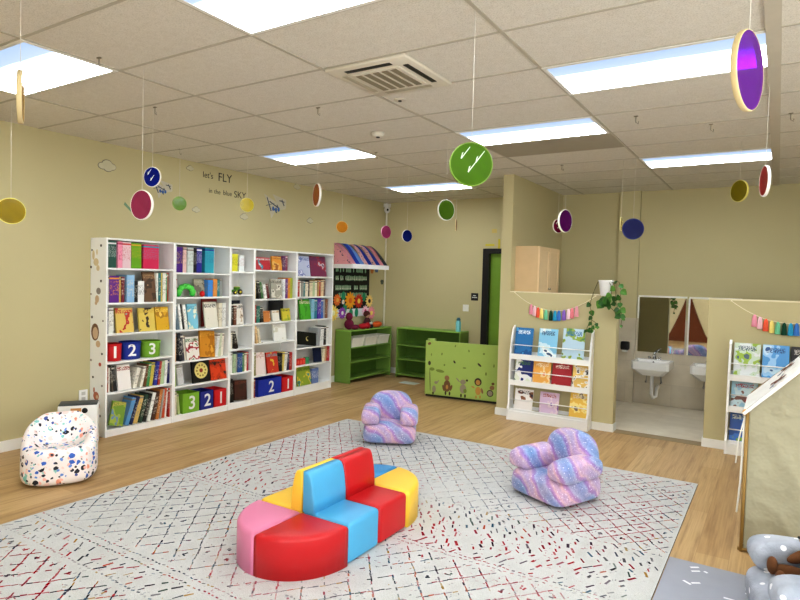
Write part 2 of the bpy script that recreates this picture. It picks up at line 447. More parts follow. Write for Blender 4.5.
# small ceiling fittings
def puck(px, py, rad, name, label, cat, mat, h=.04):
    p = on_z(px, py, ZC)
    r = thing(name, label, cat, p)
    MB().lathe([(rad, 0), (rad, -h * .5), (rad * .8, -h)], p, 20).build('body', mat, r)
    MB().lathe([(rad * .3, -h), (rad * .3, -h - .008)], p, 12).build('sensor', plain((60, 56, 50), .5), r)
puck(378, 132.5, .06, 'smoke_detector', 'small round smoke detector on the ceiling between vent and lights', 'smoke detector', plain((214, 208, 194), .5))
puck(400, 99.5, .045, 'ceiling_sensor', 'flat round sensor on the ceiling beside the vent', 'sensor', plain((206, 199, 184), .6), .008)
for i, (px, py) in enumerate(((99, 57.5), (155, 107), (318, 107.5), (376, 152.5), (711, 124), (791, 113), (180, 149), (636, 116), (562, 165))):
    p = on_z(px, py, ZC)
    lab = ('wire ceiling hook beside the light above the bean bag', 'wire ceiling hook left of the blue disc string', 'wire ceiling hook above the middle troffer light',
           'wire ceiling hook just right of the middle troffer light', 'wire ceiling hook between the two right-hand lights', 'wire ceiling hook right of the ceiling beam',
           'wire ceiling hook nearest the left wall', 'wire ceiling hook below the right light panel', 'wire ceiling hook near the purple discs')[i]
    MB().tube([p, p + vec(0, 0, -.05), p + vec(.02, 0, -.065), p + vec(.02, 0, -.045)], .003, 5).box(p + vec(-.015, -.008, -.006), p + vec(.015, .008, 0)).build('ceiling_hook', plain((130, 122, 104), .5), label=lab, cat='hook', group='hooks on the ceiling grid')
MB().box((-2.505, 5.44, ZC - .006), (-1.30, 6.03, ZC), 0, .002).build('ceiling_tile', plain((168, 160, 142), .9), label='darker replaced ceiling tile behind the green disc light', cat='ceiling tile')

# ------------------------------------------------------------------ bookcases
XF = -5.68
BC = [(3.50, 4.306, [.07, .45, .76, 1.05, 1.365, 1.72]), (4.306, 5.11, [.07, .40, .68, 1.04, 1.41, 1.69]), (5.11, 5.506, [.08, .45, .75, 1.05, 1.43, 1.72]),
      (5.506, 6.31, [.08, .37, .79, 1.06, 1.37, 1.75]), (6.31, 7.115, [.11, .41, .66, 1.06, 1.39, 1.68])]
BCN = ['bookcase with animal stickers on its side', 'second bookcase from the sticker end', 'narrow bookcase in the middle of the row', 'fourth bookcase right of the narrow one', 'bookcase beside the black flower poster']
CASE = []
for (ya, yb, sh), nm in zip(BC, BCN):
    r = thing('bookcase', 'white ' + nm, 'bookcase', (XW + .15, (ya + yb) / 2, 0), 0, 'white bookcases along the left wall'); CASE.append(r)
    for y in (ya, yb - .019): MB().box((XW + .005, y + .0005, 0), (XF, y + .0185, 2.02), 0, .0015).build('side_panel', WHITE, r)
    MB().box((XW + .005, ya + .019, 2.0), (XF, yb - .019, 2.02)).build('top_panel', WHITE, r)
    MB().box((XW + .005, ya + .019, .01), (XW + .012, yb - .019, 2.0)).build('back_panel', OFFWHITE, r)
    for z in sh: MB().box((XW + .012, ya + .019, z - .019), (XF - .004, yb - .019, z)).build('shelf', WHITE, r)
    MB().box((XF - .02, ya + .019, 0), (XF - .008, yb - .019, sh[0] - .019)).build('plinth', WHITE, r)
# stickers on the visible end of the first bookcase
def side(px, py): p = on_y(px, py, 3.4995); return p.x, p.z
def sticker(name, blobs, label):
    t = MB()
    for k, (px, py, rx, rz, mi) in enumerate(blobs):
        u, w = side(px, py); s = 5.3 / FPX * 2.0
        hgt = .0007 + .0003 * k
        t.prism(circle_pts(rx * s, 14, rz * 5.9 / FPX, (u, w)), lambda a, b: vec(a, 3.5003, b), (0, -hgt, 0), mi)
    t.build(name, [plain((214, 196, 160)), plain((150, 140, 135)), plain((112, 78, 54)), plain((206, 178, 148)), plain((186, 104, 72)), plain((70, 66, 66)), plain((190, 90, 80))], CASE[0], label)
sticker('animal_sticker', [(96, 262, 2.6, 4, 0), (93.5, 255, 1.2, 5, 0), (98, 268, 1.6, 3, 0), (97, 252, .7, 3, 0)], 'tan long-necked animal sticker')
sticker('animal_sticker', [(97, 299, 2.0, 4, 3), (98.5, 291, 2.2, 3.5, 1), (96, 303, 1.2, 2, 3)], 'grey-headed animal sticker')
sticker('animal_sticker', [(95, 332, 3.9, 9, 2), (95.3, 333, 2.7, 6.3, 3), (98, 344, 2.2, 3.5, 3)], 'brown-maned lion sticker')
sticker('animal_sticker', [(96, 396, 2.8, 4.5, 4), (94, 390, .8, 3, 4), (98, 406, 1.8, 4, 4), (97, 397, 1.1, 2, 3)], 'orange fox sticker')
sticker('dot_sticker', [(101, 245.5, .9, 1.4, 5), (92, 250, .7, 1.1, 5), (91, 267, .9, 1.4, 5), (101, 281, .9, 1.4, 5), (91, 294, .7, 1, 1), (92, 317, .9, 1.4, 5), (103, 321, .7, 1.1, 1),
                        (102, 354, .8, 1.2, 5), (91, 360, .8, 1.2, 1), (100, 364.5, 1.2, 2, 6), (93, 377, .8, 1.2, 5), (102, 386, .8, 1.2, 1), (100, 416, .9, 1.4, 1)], None)

# ------------------------------------------------------------------ books
CN = [('white', (235, 235, 230)), ('cream', (226, 216, 188)), ('grey', (150, 150, 150)), ('black', (25, 25, 28)), ('red', (195, 40, 45)), ('dark red', (120, 30, 40)), ('pink', (235, 150, 175)),
      ('orange', (220, 130, 50)), ('yellow', (225, 200, 70)), ('tan', (205, 165, 110)), ('brown', (105, 70, 48)), ('green', (90, 160, 50)), ('dark green', (40, 85, 60)), ('pale green', (170, 195, 150)),
      ('teal', (60, 150, 165)), ('light blue', (150, 195, 225)), ('blue', (55, 110, 200)), ('navy', (25, 30, 90)), ('purple', (90, 45, 135)), ('dark brown', (65, 38, 30)), ('crimson', (210, 40, 90)), ('pale grey', (200, 203, 203))]
def cname(h):
    c = (int(h[0:2], 16), int(h[2:4], 16), int(h[4:6], 16))
    return min(CN, key=lambda k: sum((a - b) ** 2 for a, b in zip(c, k[1])))[0]
SHELFN = ['bottom shelf', 'second shelf from bottom', 'third shelf from bottom', 'fourth shelf from bottom', 'second shelf from top', 'top shelf']
SHORT = ['stickered bookcase', 'second bookcase', 'narrow bookcase', 'fourth bookcase', 'bookcase by the poster']
ORD = ['first', 'second', 'third', 'fourth', 'fifth', 'sixth', 'seventh', 'eighth', 'ninth', 'tenth', 'eleventh', 'twelfth', 'thirteenth', 'fourteenth', 'fifteenth', 'sixteenth']
def ymid(px, row_z, X=None):   # y on the bookcase front for a photo column at a shelf's height
    lo, hi = 150, 480
    for _ in range(30):
        mid = (lo + hi) / 2
        if on_x(px, mid, X or XF).z > row_z + .12: lo = mid
        else: hi = mid
    return on_x(px, lo, X or XF).y
MOON = ['141212', '141212', '141212', '202024']
def fill(b, row, spec):
    ya, yb, sh = BC[b]; z0 = sh[row] + .0006
    zmax = (sh[row + 1] - .019 if row < 5 else 2.0) - .008
    ya += .0205; yb -= .0205
    items = []
    for it in spec.split(';'):
        p = it.split()
        k, x0, x1, yt, cols = p[0], float(p[1]), float(p[2]), float(p[3]), p[4].split('/')
        items.append((k, x0, x1, yt, cols, float(p[5]) if len(p) > 5 else 0))
    recs = []
    hasB = any(q[0] == 'B' for q in items)
    specs = []
    for (k, x0, x1, yt, cols, lean) in items:
        y0, y1 = ymid(x0, z0), ymid(x1, z0); y0 = max(y0, ya); y1 = min(max(y1, y0 + .008), yb); y0 = min(y0, y1 - .007)
        h = max(.1, min(on_x((x0 + x1) / 2, yt, XF - .02).z, zmax) - z0)
        a = math.radians(lean); w = y1 - y0 - .0012
        if lean:
            if k == 'S': w *= math.cos(a)
            h = max(.08, (h - w * abs(math.sin(a))) / math.cos(a))
        if k == 'F' and not lean: h *= 1.0
        # outline in (y, z), resting on its lower corner
        P = [(0, 0), (w, 0), (w, h), (0, h)]
        P = [(u * math.cos(a) + v * math.sin(a), -u * math.sin(a) + v * math.cos(a)) for u, v in P]
        mz = min(v for u, v in P); c = (min(u for u, v in P) + max(u for u, v in P)) / 2
        P = [(u, v - mz) for u, v in P]
        specs.append([k, cols, lean, w, h, a, P, mz, (y0 + y1) / 2 - c, yt, x0])
    def hit(A, B):
        for poly in (A, B):
            for i in range(4):
                (ax, az), (bx, bz) = poly[i], poly[(i + 1) % 4]; nx, nz = bz - az, ax - bx
                l = math.hypot(nx, nz); nx /= l; nz /= l
                a_ = [u * nx + v * nz for u, v in A]; b_ = [u * nx + v * nz for u, v in B]
                if max(a_) <= min(b_) - .0005 or max(b_) <= min(a_) - .0005: return False
        return True
    for attempt in range(14):
        placed = []; shrink = .94 ** attempt; ok = True; offs = []
        for sp_ in specs:
            k, cols, lean, w, h, a, P, mz, off, yt, x0 = sp_
            P_ = [(0, 0), (w * shrink, 0), (w * shrink, h), (0, h)]
            P_ = [(u * math.cos(a) + v * math.sin(a), -u * math.sin(a) + v * math.cos(a)) for u, v in P_]; m_ = min(v for u, v in P_); P_ = [(u, v - m_) for u, v in P_]
            o_ = max(off - attempt * .004, ya - min(u for u, v in P_))
            if k != 'B':
                g = 0
                while any(hit([(u + o_, v) for u, v in P_], q) for q in placed) and g < 400: o_ += .0015; g += 1
                placed.append([(u + o_, v) for u, v in P_])
            else: o_ = min(o_, yb - max(u for u, v in P_))
            if max(u for u, v in P_) + o_ > yb + 1e-5: ok = False
            offs.append((o_, m_))
        if ok: break
    for n, (k, cols, lean, w, h, a, P, mz, off, yt, x0) in enumerate(specs):
        w *= shrink; y0, m_ = offs[n]
        seed = int(x0 * 7 + row * 13 + b * 5); t = MB()
        M = Matrix.Translation((0, y0, z0 - m_)) @ Matrix.Rotation(-a, 4, 'X')
        if k == 'S':
            xb, xf = (-5.85 if hasB else -5.89) + .012 * (seed % 3), -5.699 - .006 * (seed % 4)
            c = min(.003, w * .2)
            t.box((xb, 0, 0), (xf, c, h)).box((xb, w - c, 0), (xf, w, h)).box((xf - .003, c, 0), (xf, w - c, h)).box((xb + .004, c, .004), (xf - .003, w - c, h - .005), 1)
            t.bm.transform(M)
            mats = [spine_mat(cols[0], cols[1] if len(cols) > 1 else ('d8d2c4' if sum(rgb(cols[0])[:3]) < .9 else '8a8078'), seed), PAGES]
            word = 'slim book' if w < .028 else ('thick book' if w > .07 else 'book')
            if lean: word = 'leaning ' + word
        else:
            th = .022 if k == 'F' else .016
            xf = {'F': -5.70, 'B': -5.862, 'G': -5.745}[k]; tilt = {'F': 9, 'B': 1, 'G': 7}[k]
            t.box((-th, 0, 0), (-th + .003, w, h)).box((-.003, 0, 0), (0, w, h), 2).box((-th, 0, 0), (0, .003, h)).box((-th + .003, .003, .004), (-.003, w - .004, h - .004), 1)
            extra = []
            if cols == MOON:      # crescent
                pts = [(.055 * math.cos(q), .055 * math.sin(q)) for q in [math.radians(60 + 24 * i) for i in range(11)]] + [(.02 + .044 * math.cos(q), .018 + .044 * math.sin(q)) for q in [math.radians(285 - 21 * i) for i in range(11)]]
                t.prism(pts, lambda u, v: vec(.0002, w * .5 + u * .6, h * .48 + v * .6), (.001, 0, 0), 3); extra = [plain((232, 214, 140))]
            if cols[0] == '141414':   # round yellow medallion
                t.prism(circle_pts(min(w, h) * .38, 22), lambda u, v: vec(.0002, w * .5 + u, h * .55 + v), (.001, 0, 0), 3); t.prism(circle_pts(min(w, h) * .1, 14), lambda u, v: vec(.0012, w * .5 + u, h * .55 + v), (.001, 0, 0), 4)
                for q in range(10): t.prism(circle_pts(min(w, h) * .05, 8), lambda u, v: vec(.0012, w * .5 + u + .25 * min(w, h) * math.cos(q * .628), h * .55 + v + .25 * min(w, h) * math.sin(q * .628)), (.001, 0, 0), 5)
                extra = [plain((222, 206, 130)), plain((150, 50, 30)), plain((150, 130, 60))]
            t.bm.transform(Matrix.Translation((xf, 0, 0)) @ M @ Matrix.Rotation(-math.radians(tilt), 4, 'Y'))
            mnz = min(v.co.z for v in t.bm.verts); bmesh.ops.translate(t.bm, verts=t.bm.verts[:], vec=(0, 0, z0 - mnz))
            mats = [plain(cols[0], .4), PAGES, art_mat(tuple(cols), seed, 7 + seed % 4) if not extra else plain(cols[0], .35)] + extra
            word = 'face-out book'
            if k == 'B': word = 'face-out book at the back'
        o = t.build('book', mats, cat='book', group='books on the ' + SHELFN[row] + ' of the ' + SHORT[b])
        recs.append((o, cname(cols[0]), word, n))
    for o, c, word, n in recs:
        same = [q for q in recs if q[1] == c and q[2] == word]
        lab = f'{c} {word}, {SHELFN[row]} of the {SHORT[b]}'
        if len(same) > 1:
            k = [q[0] for q in same].index(o)
            lab = f'{ORD[k]} {c} {word} from left, {SHELFN[row]}, {SHORT[b]}'
        o['label'] = lab

fill(0, 5, 'S 107 110 240 b41e32;S 110 118.5 241 28564a/f0f0f0;S 119.5 124 241 eb96af/b03050;S 124 132.5 242 e6c8cd/c03838;S 133.5 143.5 243 6eaa1e/d8b030;S 145.5 161 245 d2285a/40a0c0')
fill(0, 4, 'S 107 110.5 275 cdc3be;S 111 120.5 276 64288c/f0a030;S 121 123 277 dcbe5a;S 123 126 277 78283a;S 128 135.5 275 96bee1/e8e0d0;S 135.5 139 281 191920;S 139.2 146 281 f0f0ee/181818;F 146 158 272 6e5037/4a3424/b09068;S 158 160 273 e8e8e0;S 160 162 273 2f7f86;S 162 164 273 e0c860;S 164 167 273 e8e8e0;S 167 168.5 274 4f9a60;S 168.5 170.5 273 a04030')
fill(0, 3, 'S 107 109.5 308 1c2a66;S 109.5 115 308 e1e1d7;F 118 135.5 308 dcbe64/be3228/7fb0a0/c03028;F 141 157 308 e1c864/3c2a1e/d8b850;F 158 171 307 d7aa28/b08020/f0d060')
fill(0, 1, 'S 107 110.5 367 96402a;S 110.5 112.2 368 e0dcd0;S 112.2 114 366 50483c -6;S 114 117.5 366 1c1c20 -8;F 119 134 365 ebe6e1/ebe6e1/ebe6e1/a04030;S 137 141 367 e6e1d2 14;S 144 147 366 e6e1d2 12;S 147 150 364 6a4020 8;S 150 153.5 363 3f8a50 8;S 153.5 157 362 d2c050 8;S 157 160.5 361 2a3494 8;S 160.5 163 361 b03a30 6;S 163 167 361 b4cca0 4;S 167 170 360 e8e8e4 3;S 170 173 360 191e60')
fill(0, 0, 'F 114 131 399 7da03c/a8b84c/7090b8/c8b060 16;S 131 136 397 5a96c8 18;S 136 139 396 202850 18;S 139 144 395 d7b96e 16;S 144 148 394 2c4838 16;S 148 152 393 202020 15;S 152 156 392 e8e8e2 14;S 156 160 391 4a2c22 12;S 160 163.5 389 be783c 10;S 163.5 165.5 389 a8a8a0 8;S 165.5 168.5 388 c85028 6;S 168.5 170.5 388 e8e4da 4;S 170.5 172.5 388 b83024')
fill(1, 5, 'S 176 184.5 247 501e82/e0c050;S 184.5 188 247 e1beb4;S 189 195 248 c8d2cd;S 196 198.5 248 15151c;S 198.5 204 248 28288c/f0f0f8;S 207 216 248 32a0b4/203890')
fill(1, 4, 'S 176 178.5 278 e8e0d8/c03030;G 198.5 209 279 a5a08c/787264/c8c4b0;S 209 214 280 3c8cd7;S 215 219 279 e19646;S 219 221.5 280 2f8088;S 222 224 279 9a9a98')
fill(1, 3, 'S 177 179.5 303 6e8290 -9;S 179.5 181.5 304 f0f0ec -9;S 181.5 184 304 1a1a1e -9;S 184 187 305 ecece6 -9;F 190 200 304 82c3d7/e8e4c8/58a0b8;F 207 219.5 302 e6e1d2/e6e1d2/1c1c20;S 220 223 303 dcd4c0;B 212 227 299.5 962d28/7a2420;S 223.5 227 303 e4e4e0')
fill(1, 2, 'S 175.5 178.5 334 dcaa6e;S 178.5 181.5 333 20242e -7;S 181.5 184 334 484850 -7;S 184 186 336 e0d8c4 -6;F 186 200 337 e8e2d8/aa1e2d/e8e2d8/4f7a50;F 202 218 330 cd8c28/b07018/e0a840 5;S 218 221 333 e4e4e0 7;S 221 223.5 333 c8d0b0 6;S 223.5 226 333 e8e0d0 4')
fill(1, 1, 'S 175.5 178 366 a8b880;S 179 185 365 cdcdcd -9;F 194.5 212 361 141414/141414/e6d078/c8b050;F 212.5 228 359.5 d7461e/c03818/2a2020')
fill(1, 0, 'S 175.5 178 392 dcd4bc;S 178 180.5 394 a8b478 -7')
fill(2, 5, 'S 233 239.5 254 e1dc3c/202020;S 241 246 255.5 e1e6e6/a05050')
fill(2, 3, 'S 232 234.5 303 16161a;S 235.5 238 306 7a4a34;G 238.5 247.5 304 e8e4da/c8b8a0/2a2424;B 237 250 301 1e2438/141a2c')
fill(2, 2, 'S 232.5 234.5 333 e0d8c4;S 235 237.5 331.5 241c18 -14')
fill(2, 1, 'S 232 234.5 353 e4e4de;S 234.5 237 354 aac09a;S 237 239 354 90908c;S 239 243.5 353 28508c;S 243.5 246 353 4f8a58;S 246 248 353 e6dcc8;S 248 250.5 352 b03038')
fill(2, 0, 'S 232 235 379 1a1818 -4;F 236.5 249 379.5 462320/38201c/6a3a30 5')
fill(3, 5, 'F 256.5 272 257.5 b42832/b42832/3f9aa8/e0e0e0;F 274 283.5 256.5 dc9632/e0b060/a86020;S 284 286.5 256 643264;S 286.5 289 256 8a3a5a')
fill(3, 4, 'S 256 258 280 e0c050;S 258 260.5 281 2c2c2a -12;S 260.5 263 282 4a7a4a -12;S 263 266 284 e8e8e4 -12;S 266 268.5 284 6e2028 -12;F 273 284 279 aaa596/dcd8cc/6a665c 4;S 284.5 287 279 e8e8e8;S 287 288.8 279 7a4a90;S 288.8 291 278 e09030;S 291 293.5 278 b0bc40')
fill(3, 3, 'S 256 258 305 b83a30;S 258 261 306 2f7a6c;S 261 264 307 2a2622 -6;F 265 272 311 c88246/e0c0a0/b06030;F 274 281 310.5 ebe6dc/ebe6dc/c8a878;F 284 292 308.5 d7c846/a8b03c/404a20;B 279 293 301 121218/1c1c24')
fill(3, 2, 'S 256.5 258.5 326 e1be8c -10;S 258.8 261 328 e4d8c0 -14;F 275.5 288 324.5 f0f0eb/f0f0eb/dcd8c8')
fill(3, 1, 'S 255 258 353 8c8650;F 258 269 352.5 ebdcd7/ebdcd7/d0a8a0;F 269.5 282 352 c83c2d/c83c2d/e0c040/70a0a8;S 282 284.5 353 1c1c1c;S 284.5 286.5 352 e0c860 6;S 286.5 289 352 e8e8e4 5;S 289 291.5 352 202a50;S 291.5 293.5 352 b83430;S 293.5 295.5 352 9a9a98')
fill(3, 0, 'S 254 256.5 379 963c2c')
fill(4, 5, 'F 299 312 256 bec4dc/8088c0/e0e0f0/6878b0;F 312.5 328 256.5 782850/a03040/c8c0c8/502050')
fill(4, 4, 'S 299 301 280 b83c34;S 301 303 281 e8e4da;S 303 305 281 9a9a94;S 305 307 281 2f7a80;S 307 309.5 282 e6dcc8;S 309.5 311 280 1c1c1c;S 311 314 281 dccfb0;S 314 316.5 282 b0c098;S 316.5 319 281 e8e0cc;S 319 320.5 280 c09a60;S 320.5 322.5 280 b02c30;S 322.5 325 280 dcc8a0;S 325 327 279 6a3428')
fill(4, 3, 'F 302 312.5 299.5 50aa32/409028/e8e0c0;S 313 316 299 8cc0d8;S 316 319 299 2f8090;S 319 322 298 5a32a0;S 322 324.5 299 3068b8;S 324.5 326.5 299 a8a8a8;S 326.5 328.5 299 8a5a40')
fill(4, 2, 'F 300 318 330.5 141212/141212/141212/202024 8;S 318 321 328 a0a4a8 6;S 321 324.5 327 ececea 3;S 324.5 326.5 326 1c1c20;S 326.5 329.5 326 e6e6e2')
fill(4, 1, 'F 316 324 347 14193c/1c2448/101430 3;S 324 326.5 347 e6dcc0 6;S 326.5 328.5 346 c89a70 4;S 328.5 330.5 346 b82c34')
fill(4, 0, 'F 299 312.5 366.5 96aa3c/e0c850/4f9a98/50702c;S 313.5 320 368 6e82b4/f0f0f4')
# details printed on a few of those: digit, crescent moon, tall lettering
def stick_text(txt, size, c, rz, mat, parent, name, bold=0):
    t = MB(); t.merge(text_bm(txt, size, .001, bold), 0, face_px(c, rz)); return t.build(name, mat, parent)

# ------------------------------------------------------------------ number bins
def bin_(b, row, x0, x1, yt, col, num, tub, label, grp):
    z0 = BC[b][2][row] + .0006
    XX = -5.78 if tub else XF - .02
    y0, y1 = ymid(x0, z0, XX), ymid(x1, z0, XX); zt = on_x((x0 + x1) / 2, yt, XX).z
    ya, yb = BC[b][0] + .022, BC[b][1] - .022
    y0 = max(y0, ya); y1 = min(y1, yb); h = zt - z0; cy_ = (y0 + y1) / 2; w = (y1 - y0) / 2 - .002
    cxx = -5.81
    mat = plain(col, .6, var=.08)
    r = thing('bin', label, 'storage bin', (cxx, cy_, z0), 0, grp)
    if tub:
        rx = .105
        MB().lathe([(rx * .9, 0), (rx * .94, .002), (rx, h), (rx * .96, h), (rx * .9, .01)], (cxx, cy_, z0), 32, sy=w / rx).build('body', mat, r)
        MB().lathe([(rx, h - .012), (rx * 1.03, h - .01), (rx * 1.03, h), (rx * .97, h), (rx * .97, h - .012)], (cxx, cy_, z0), 32, sy=w / rx).build('rim', plain(tuple(min(255, int(v * 1.12)) for v in col), .6), r)
        t = MB(); bm = text_bm(num, h * .95, .0015, .003)
        for v in bm.verts:   # wrap the digit round the tub, shifted to the camera side
            ang = v.co.x / w - .35; rr = .96 + .04 * .4
            v.co = vec(cxx + (rx * rr + .003 + v.co.z) * math.cos(ang), cy_ + (w * rr + .003 + v.co.z) * math.sin(ang), z0 + h * .5 + v.co.y)
        t.merge(bm); t.build('numeral', plain((240, 240, 238), .5), r)
    else:
        xf = -5.70; t = .006
        MB().box((-5.92, cy_ - w, z0), (xf, cy_ + w, z0 + t)).box((xf - t, cy_ - w, z0), (xf, cy_ + w, z0 + h), 0, .002).box((-5.92, cy_ - w, z0), (-5.92 + t, cy_ + w, z0 + h)) \
            .box((-5.92, cy_ - w, z0), (xf, cy_ - w + t, z0 + h)).box((-5.92, cy_ + w - t, z0), (xf, cy_ + w, z0 + h)).build('body', mat, r)
        t = MB(); t.merge(text_bm(num, h * .95, .001, .003), 0, face_px((xf + .0015, cy_ + w * .12, z0 + h * .47))); t.build('numeral', plain((226, 226, 224), .5), r)
RED, BLU, GRN = (204, 28, 34), (26, 52, 150), (124, 172, 48)
g1 = 'round number tubs in the stickered bookcase'
bin_(0, 2, 106, 121.5, 343.5, RED, '1', True, 'round red tub marked with a white 1', g1)
bin_(0, 2, 122, 141, 341.5, BLU, '2', True, 'round blue tub marked with a white 2', g1)
bin_(0, 2, 142.5, 160.5, 340.5, GRN, '3', True, 'round green tub marked with a white 3', g1)
g2 = 'fabric number bins on bottom shelves'
bin_(1, 0, 182.5, 199.5, 393, GRN, '3', False, 'green fabric bin marked 3 on the bottom shelf', g2)
bin_(1, 0, 200, 213.5, 391, (30, 40, 130), '2', False, 'navy fabric bin marked 2 between green and red bins', g2)
bin_(1, 0, 214, 228, 389, RED, '1', False, 'red fabric bin marked 1 beside the navy bin, second bookcase', g2)
bin_(3, 0, 258, 281.5, 378.5, (26, 50, 160), '2', False, 'wide blue fabric bin marked 2, fourth bookcase', g2)
bin_(3, 0, 282, 294, 376.5, RED, '1', False, 'red fabric bin marked 1 beside the wide blue bin', g2)

# ------------------------------------------------------------------ toys among the books
def shelf_pt(px, b, row, x=-5.72): return vec(x, ymid(px, BC[b][2][row]), BC[b][2][row] + .0006)
p = shelf_pt(190, 1, 4, -5.76)
t = MB(); rad = .098
for i in range(13):
    a = PI * i / 12
    t.ell((p.x + .012 * (i % 2), p.y - rad * math.cos(a), p.z + .036 + (rad - .012) * math.sin(a)), (.034, .034, .034), i % 2, nu=12, nv=8)
t.build('toy', [plain((52, 176, 62), .6, var=.2), plain((92, 206, 84), .6, var=.2)], label='bright green bumpy arched toy on second shelf', cat='toy')
p = shelf_pt(203.5, 1, 4, -5.70)
r = thing('toy', 'small red toy apple in front of a grey book', 'toy', p)
MB().ell(p + vec(0, 0, .035), (.03, .03, .035), nu=14, nv=10).build('body', plain((206, 30, 34), .3), r)
MB().tube([p + vec(0, 0, .066), p + vec(.004, .003, .085)], .003, 6).build('stem', plain((90, 60, 30)), r)
p = shelf_pt(239.5, 2, 4, -5.76)
r = thing('toy_tractor', 'green and yellow toy tractor in the narrow bookcase', 'toy', p)
MB().box(p + vec(-.04, -.06, .025), p + vec(.04, .065, .06), 0, .006).box(p + vec(-.03, .0, .06), p + vec(.03, .06, .095), 0, .006).build('body', plain((86, 142, 44), .4), r)
MB().box(p + vec(-.025, .008, .095), p + vec(.025, .055, .1)).box(p + vec(.0402, -.05, .03), p + vec(.042, .0, .05)).build('trim', plain((226, 206, 60), .4), r)
for yy, rr in ((-.042, .026), (.04, .034)):
    for xx in (-.05, .04):
        w = MB().lathe([(rr, 0), (rr, .016)], (0, 0, 0), 18, M=Matrix.Translation(p + vec(xx, yy, rr)) @ Matrix.Rotation(PI / 2, 4, 'Y')).build('wheel', BLACK, r)
        MB().lathe([(rr * .45, 0), (rr * .45, .019)], (0, 0, 0), 12, M=Matrix.Translation(p + vec(xx, yy, rr)) @ Matrix.Rotation(PI / 2, 4, 'Y')).build('hub', plain((226, 206, 60), .4), w)
p = shelf_pt(304.5, 4, 1, -5.72)
r = thing('toy_food_tray', 'red and green toy food pack on fifth bookcase shelf', 'toy', p)
MB().box(p + vec(-.05, -.13, 0), p + vec(0, .07, .09), 0, .008).build('box', plain((212, 44, 36), .4), r)
MB().box(p + vec(-.05, .072, 0), p + vec(0, .15, .1), 0, .008).build('lid', plain((60, 146, 100), .4), r)
for i in range(3): MB().ell(p + vec(.001, -.09 + i * .06, .045), (.006, .022, .028), nu=12, nv=8).build('berry', plain((232, 90, 70), .4), r)
# items drawn on covers
p = shelf_pt(306, 4, 2, -5.6975)
# white papers lying flat
for (b, row, x0, x1, lab, c) in ((3, 2, 263.5, 274.5, 'white booklet lying flat in front of a leaning tan book', 'f0f0ec'),):
    a_, b_ = shelf_pt(x0, b, row), shelf_pt(x1, b, row)
    MB().box((-5.87, a_.y + .01, a_.z), (-5.70, b_.y - .005, a_.z + .012), 0, .002).build('booklet', plain(c, .5), label=lab, cat='booklet')

# ------------------------------------------------------------------ left wall decoration
XD = XW + .002
def wl(px, py): p = on_x(px, py, XW); return p.y, p.z
def cloud(px, py, w, lab, tone=(150, 146, 132)):
    y, z = wl(px, py); t = MB()
    for k, (dy, dz, rr) in enumerate(((-.3, 0, .3), (0, .16, .36), (.3, .02, .3), (.05, -.1, .3))):
        t.prism(circle_pts(rr * w, 16, rr * w * .75, (y + dy * w, z + dz * w)), lambda a, b: vec(XW - .0004, a, b), (.0014 + .0006 * k, 0, 0), 0)
        t.prism(circle_pts(rr * w * .86, 16, rr * w * .6, (y + dy * w + .012 * w, z + dz * w + .0)), lambda a, b: vec(XW, a, b), (.0045 + .0002 * k, 0, 0), 1)
    t.build('cloud_decal', [plain(tone, .7, var=.2), plain((196, 190, 164), .7, var=.15)], label=lab, cat='wall decal', group='cloud decals on the left wall')
cloud(107, 166.5, .17, 'grey cloud decal left of the blue hanging disc', (128, 122, 110))
cloud(190, 168.5, .09, 'small grey cloud decal left of the lettering', (120, 112, 100))
cloud(196, 210, .1, 'pale cloud decal right of the green disc')
cloud(244, 217, .12, 'grey cloud decal below the yellow disc', (136, 132, 122))
cloud(297, 187, .12, 'faint cloud decal left of the orange oval disc')
cloud(310, 221, .12, 'outlined cloud decal above the fifth bookcase', (124, 120, 112))
def plane(px, py, s, lab):
    y, z = wl(px, py); t = MB()
    f = lambda a, b: vec(XW - .0004, y + a * s, z + b * s)
    t.prism([(-.6, .45), (.75, -.05), (.1, -.2), (-.15, -.55), (-.3, -.05)], f, (.002, 0, 0), 0)
    t.prism([(-.1, .5), (.75, .35), (.75, -.02), (.2, .12)], f, (.0015, 0, 0), 0)
    for a, b, c, d in ((-.45, .3, -.2, -.25), (-.3, .15, .3, -.1), (-.1, -.05, .15, -.3), (.15, .05, .3, -.2), (.45, .3, .6, .05), (-.5, -.05, 0, .1), (.3, .25, .62, .22)):
        t.prism([(a, b), (a + .04, b + .04), (c + .05, d + .03), (c, d)], f, (.0032, 0, 0), 1)
    for a, b in ((-.05, -.12), (.12, -.15), (.28, -.12)):
        t.prism(circle_pts(.07, 10, .1, (a, b)), f, (.0036, 0, 0), 2)
    t.build('plane_decal', [plain((196, 190, 172), .7, var=.15), plain((70, 78, 96), .6), plain((62, 100, 160), .6)], label=lab, cat='wall decal', group='paper plane decals')
plane(161, 189, .2, 'paper plane decal partly behind the blue disc')
plane(274, 206, .32, 'large paper plane decal above the fourth bookcase')
def letters(txt, px, py, size, lab, ext=.001):
    y, z = wl(px, py); t = MB(); t.merge(text_bm(txt, size, ext), 0, face_px((XW + .001, y, z)))
    t.build('wall_lettering', plain((58, 54, 48), .7), label=lab, cat='wall lettering', group='lettering on the left wall')
letters("let's", 208, 175.5, .1, "dark lettering let's, left of FLY")
letters("FLY", 225, 178.5, .145, 'dark lettering FLY on the khaki wall')
letters("in", 210.5, 190.8, .078, "dark lettering in, start of the lower line")
letters("the", 217.3, 192, .078, "dark lettering the, between in and blue")
letters("blue", 227.5, 193.5, .085, 'dark lettering blue, lower line middle')
letters("SKY", 240, 195.5, .12, 'dark lettering SKY above the yellow disc')
y, z = wl(129, 208)
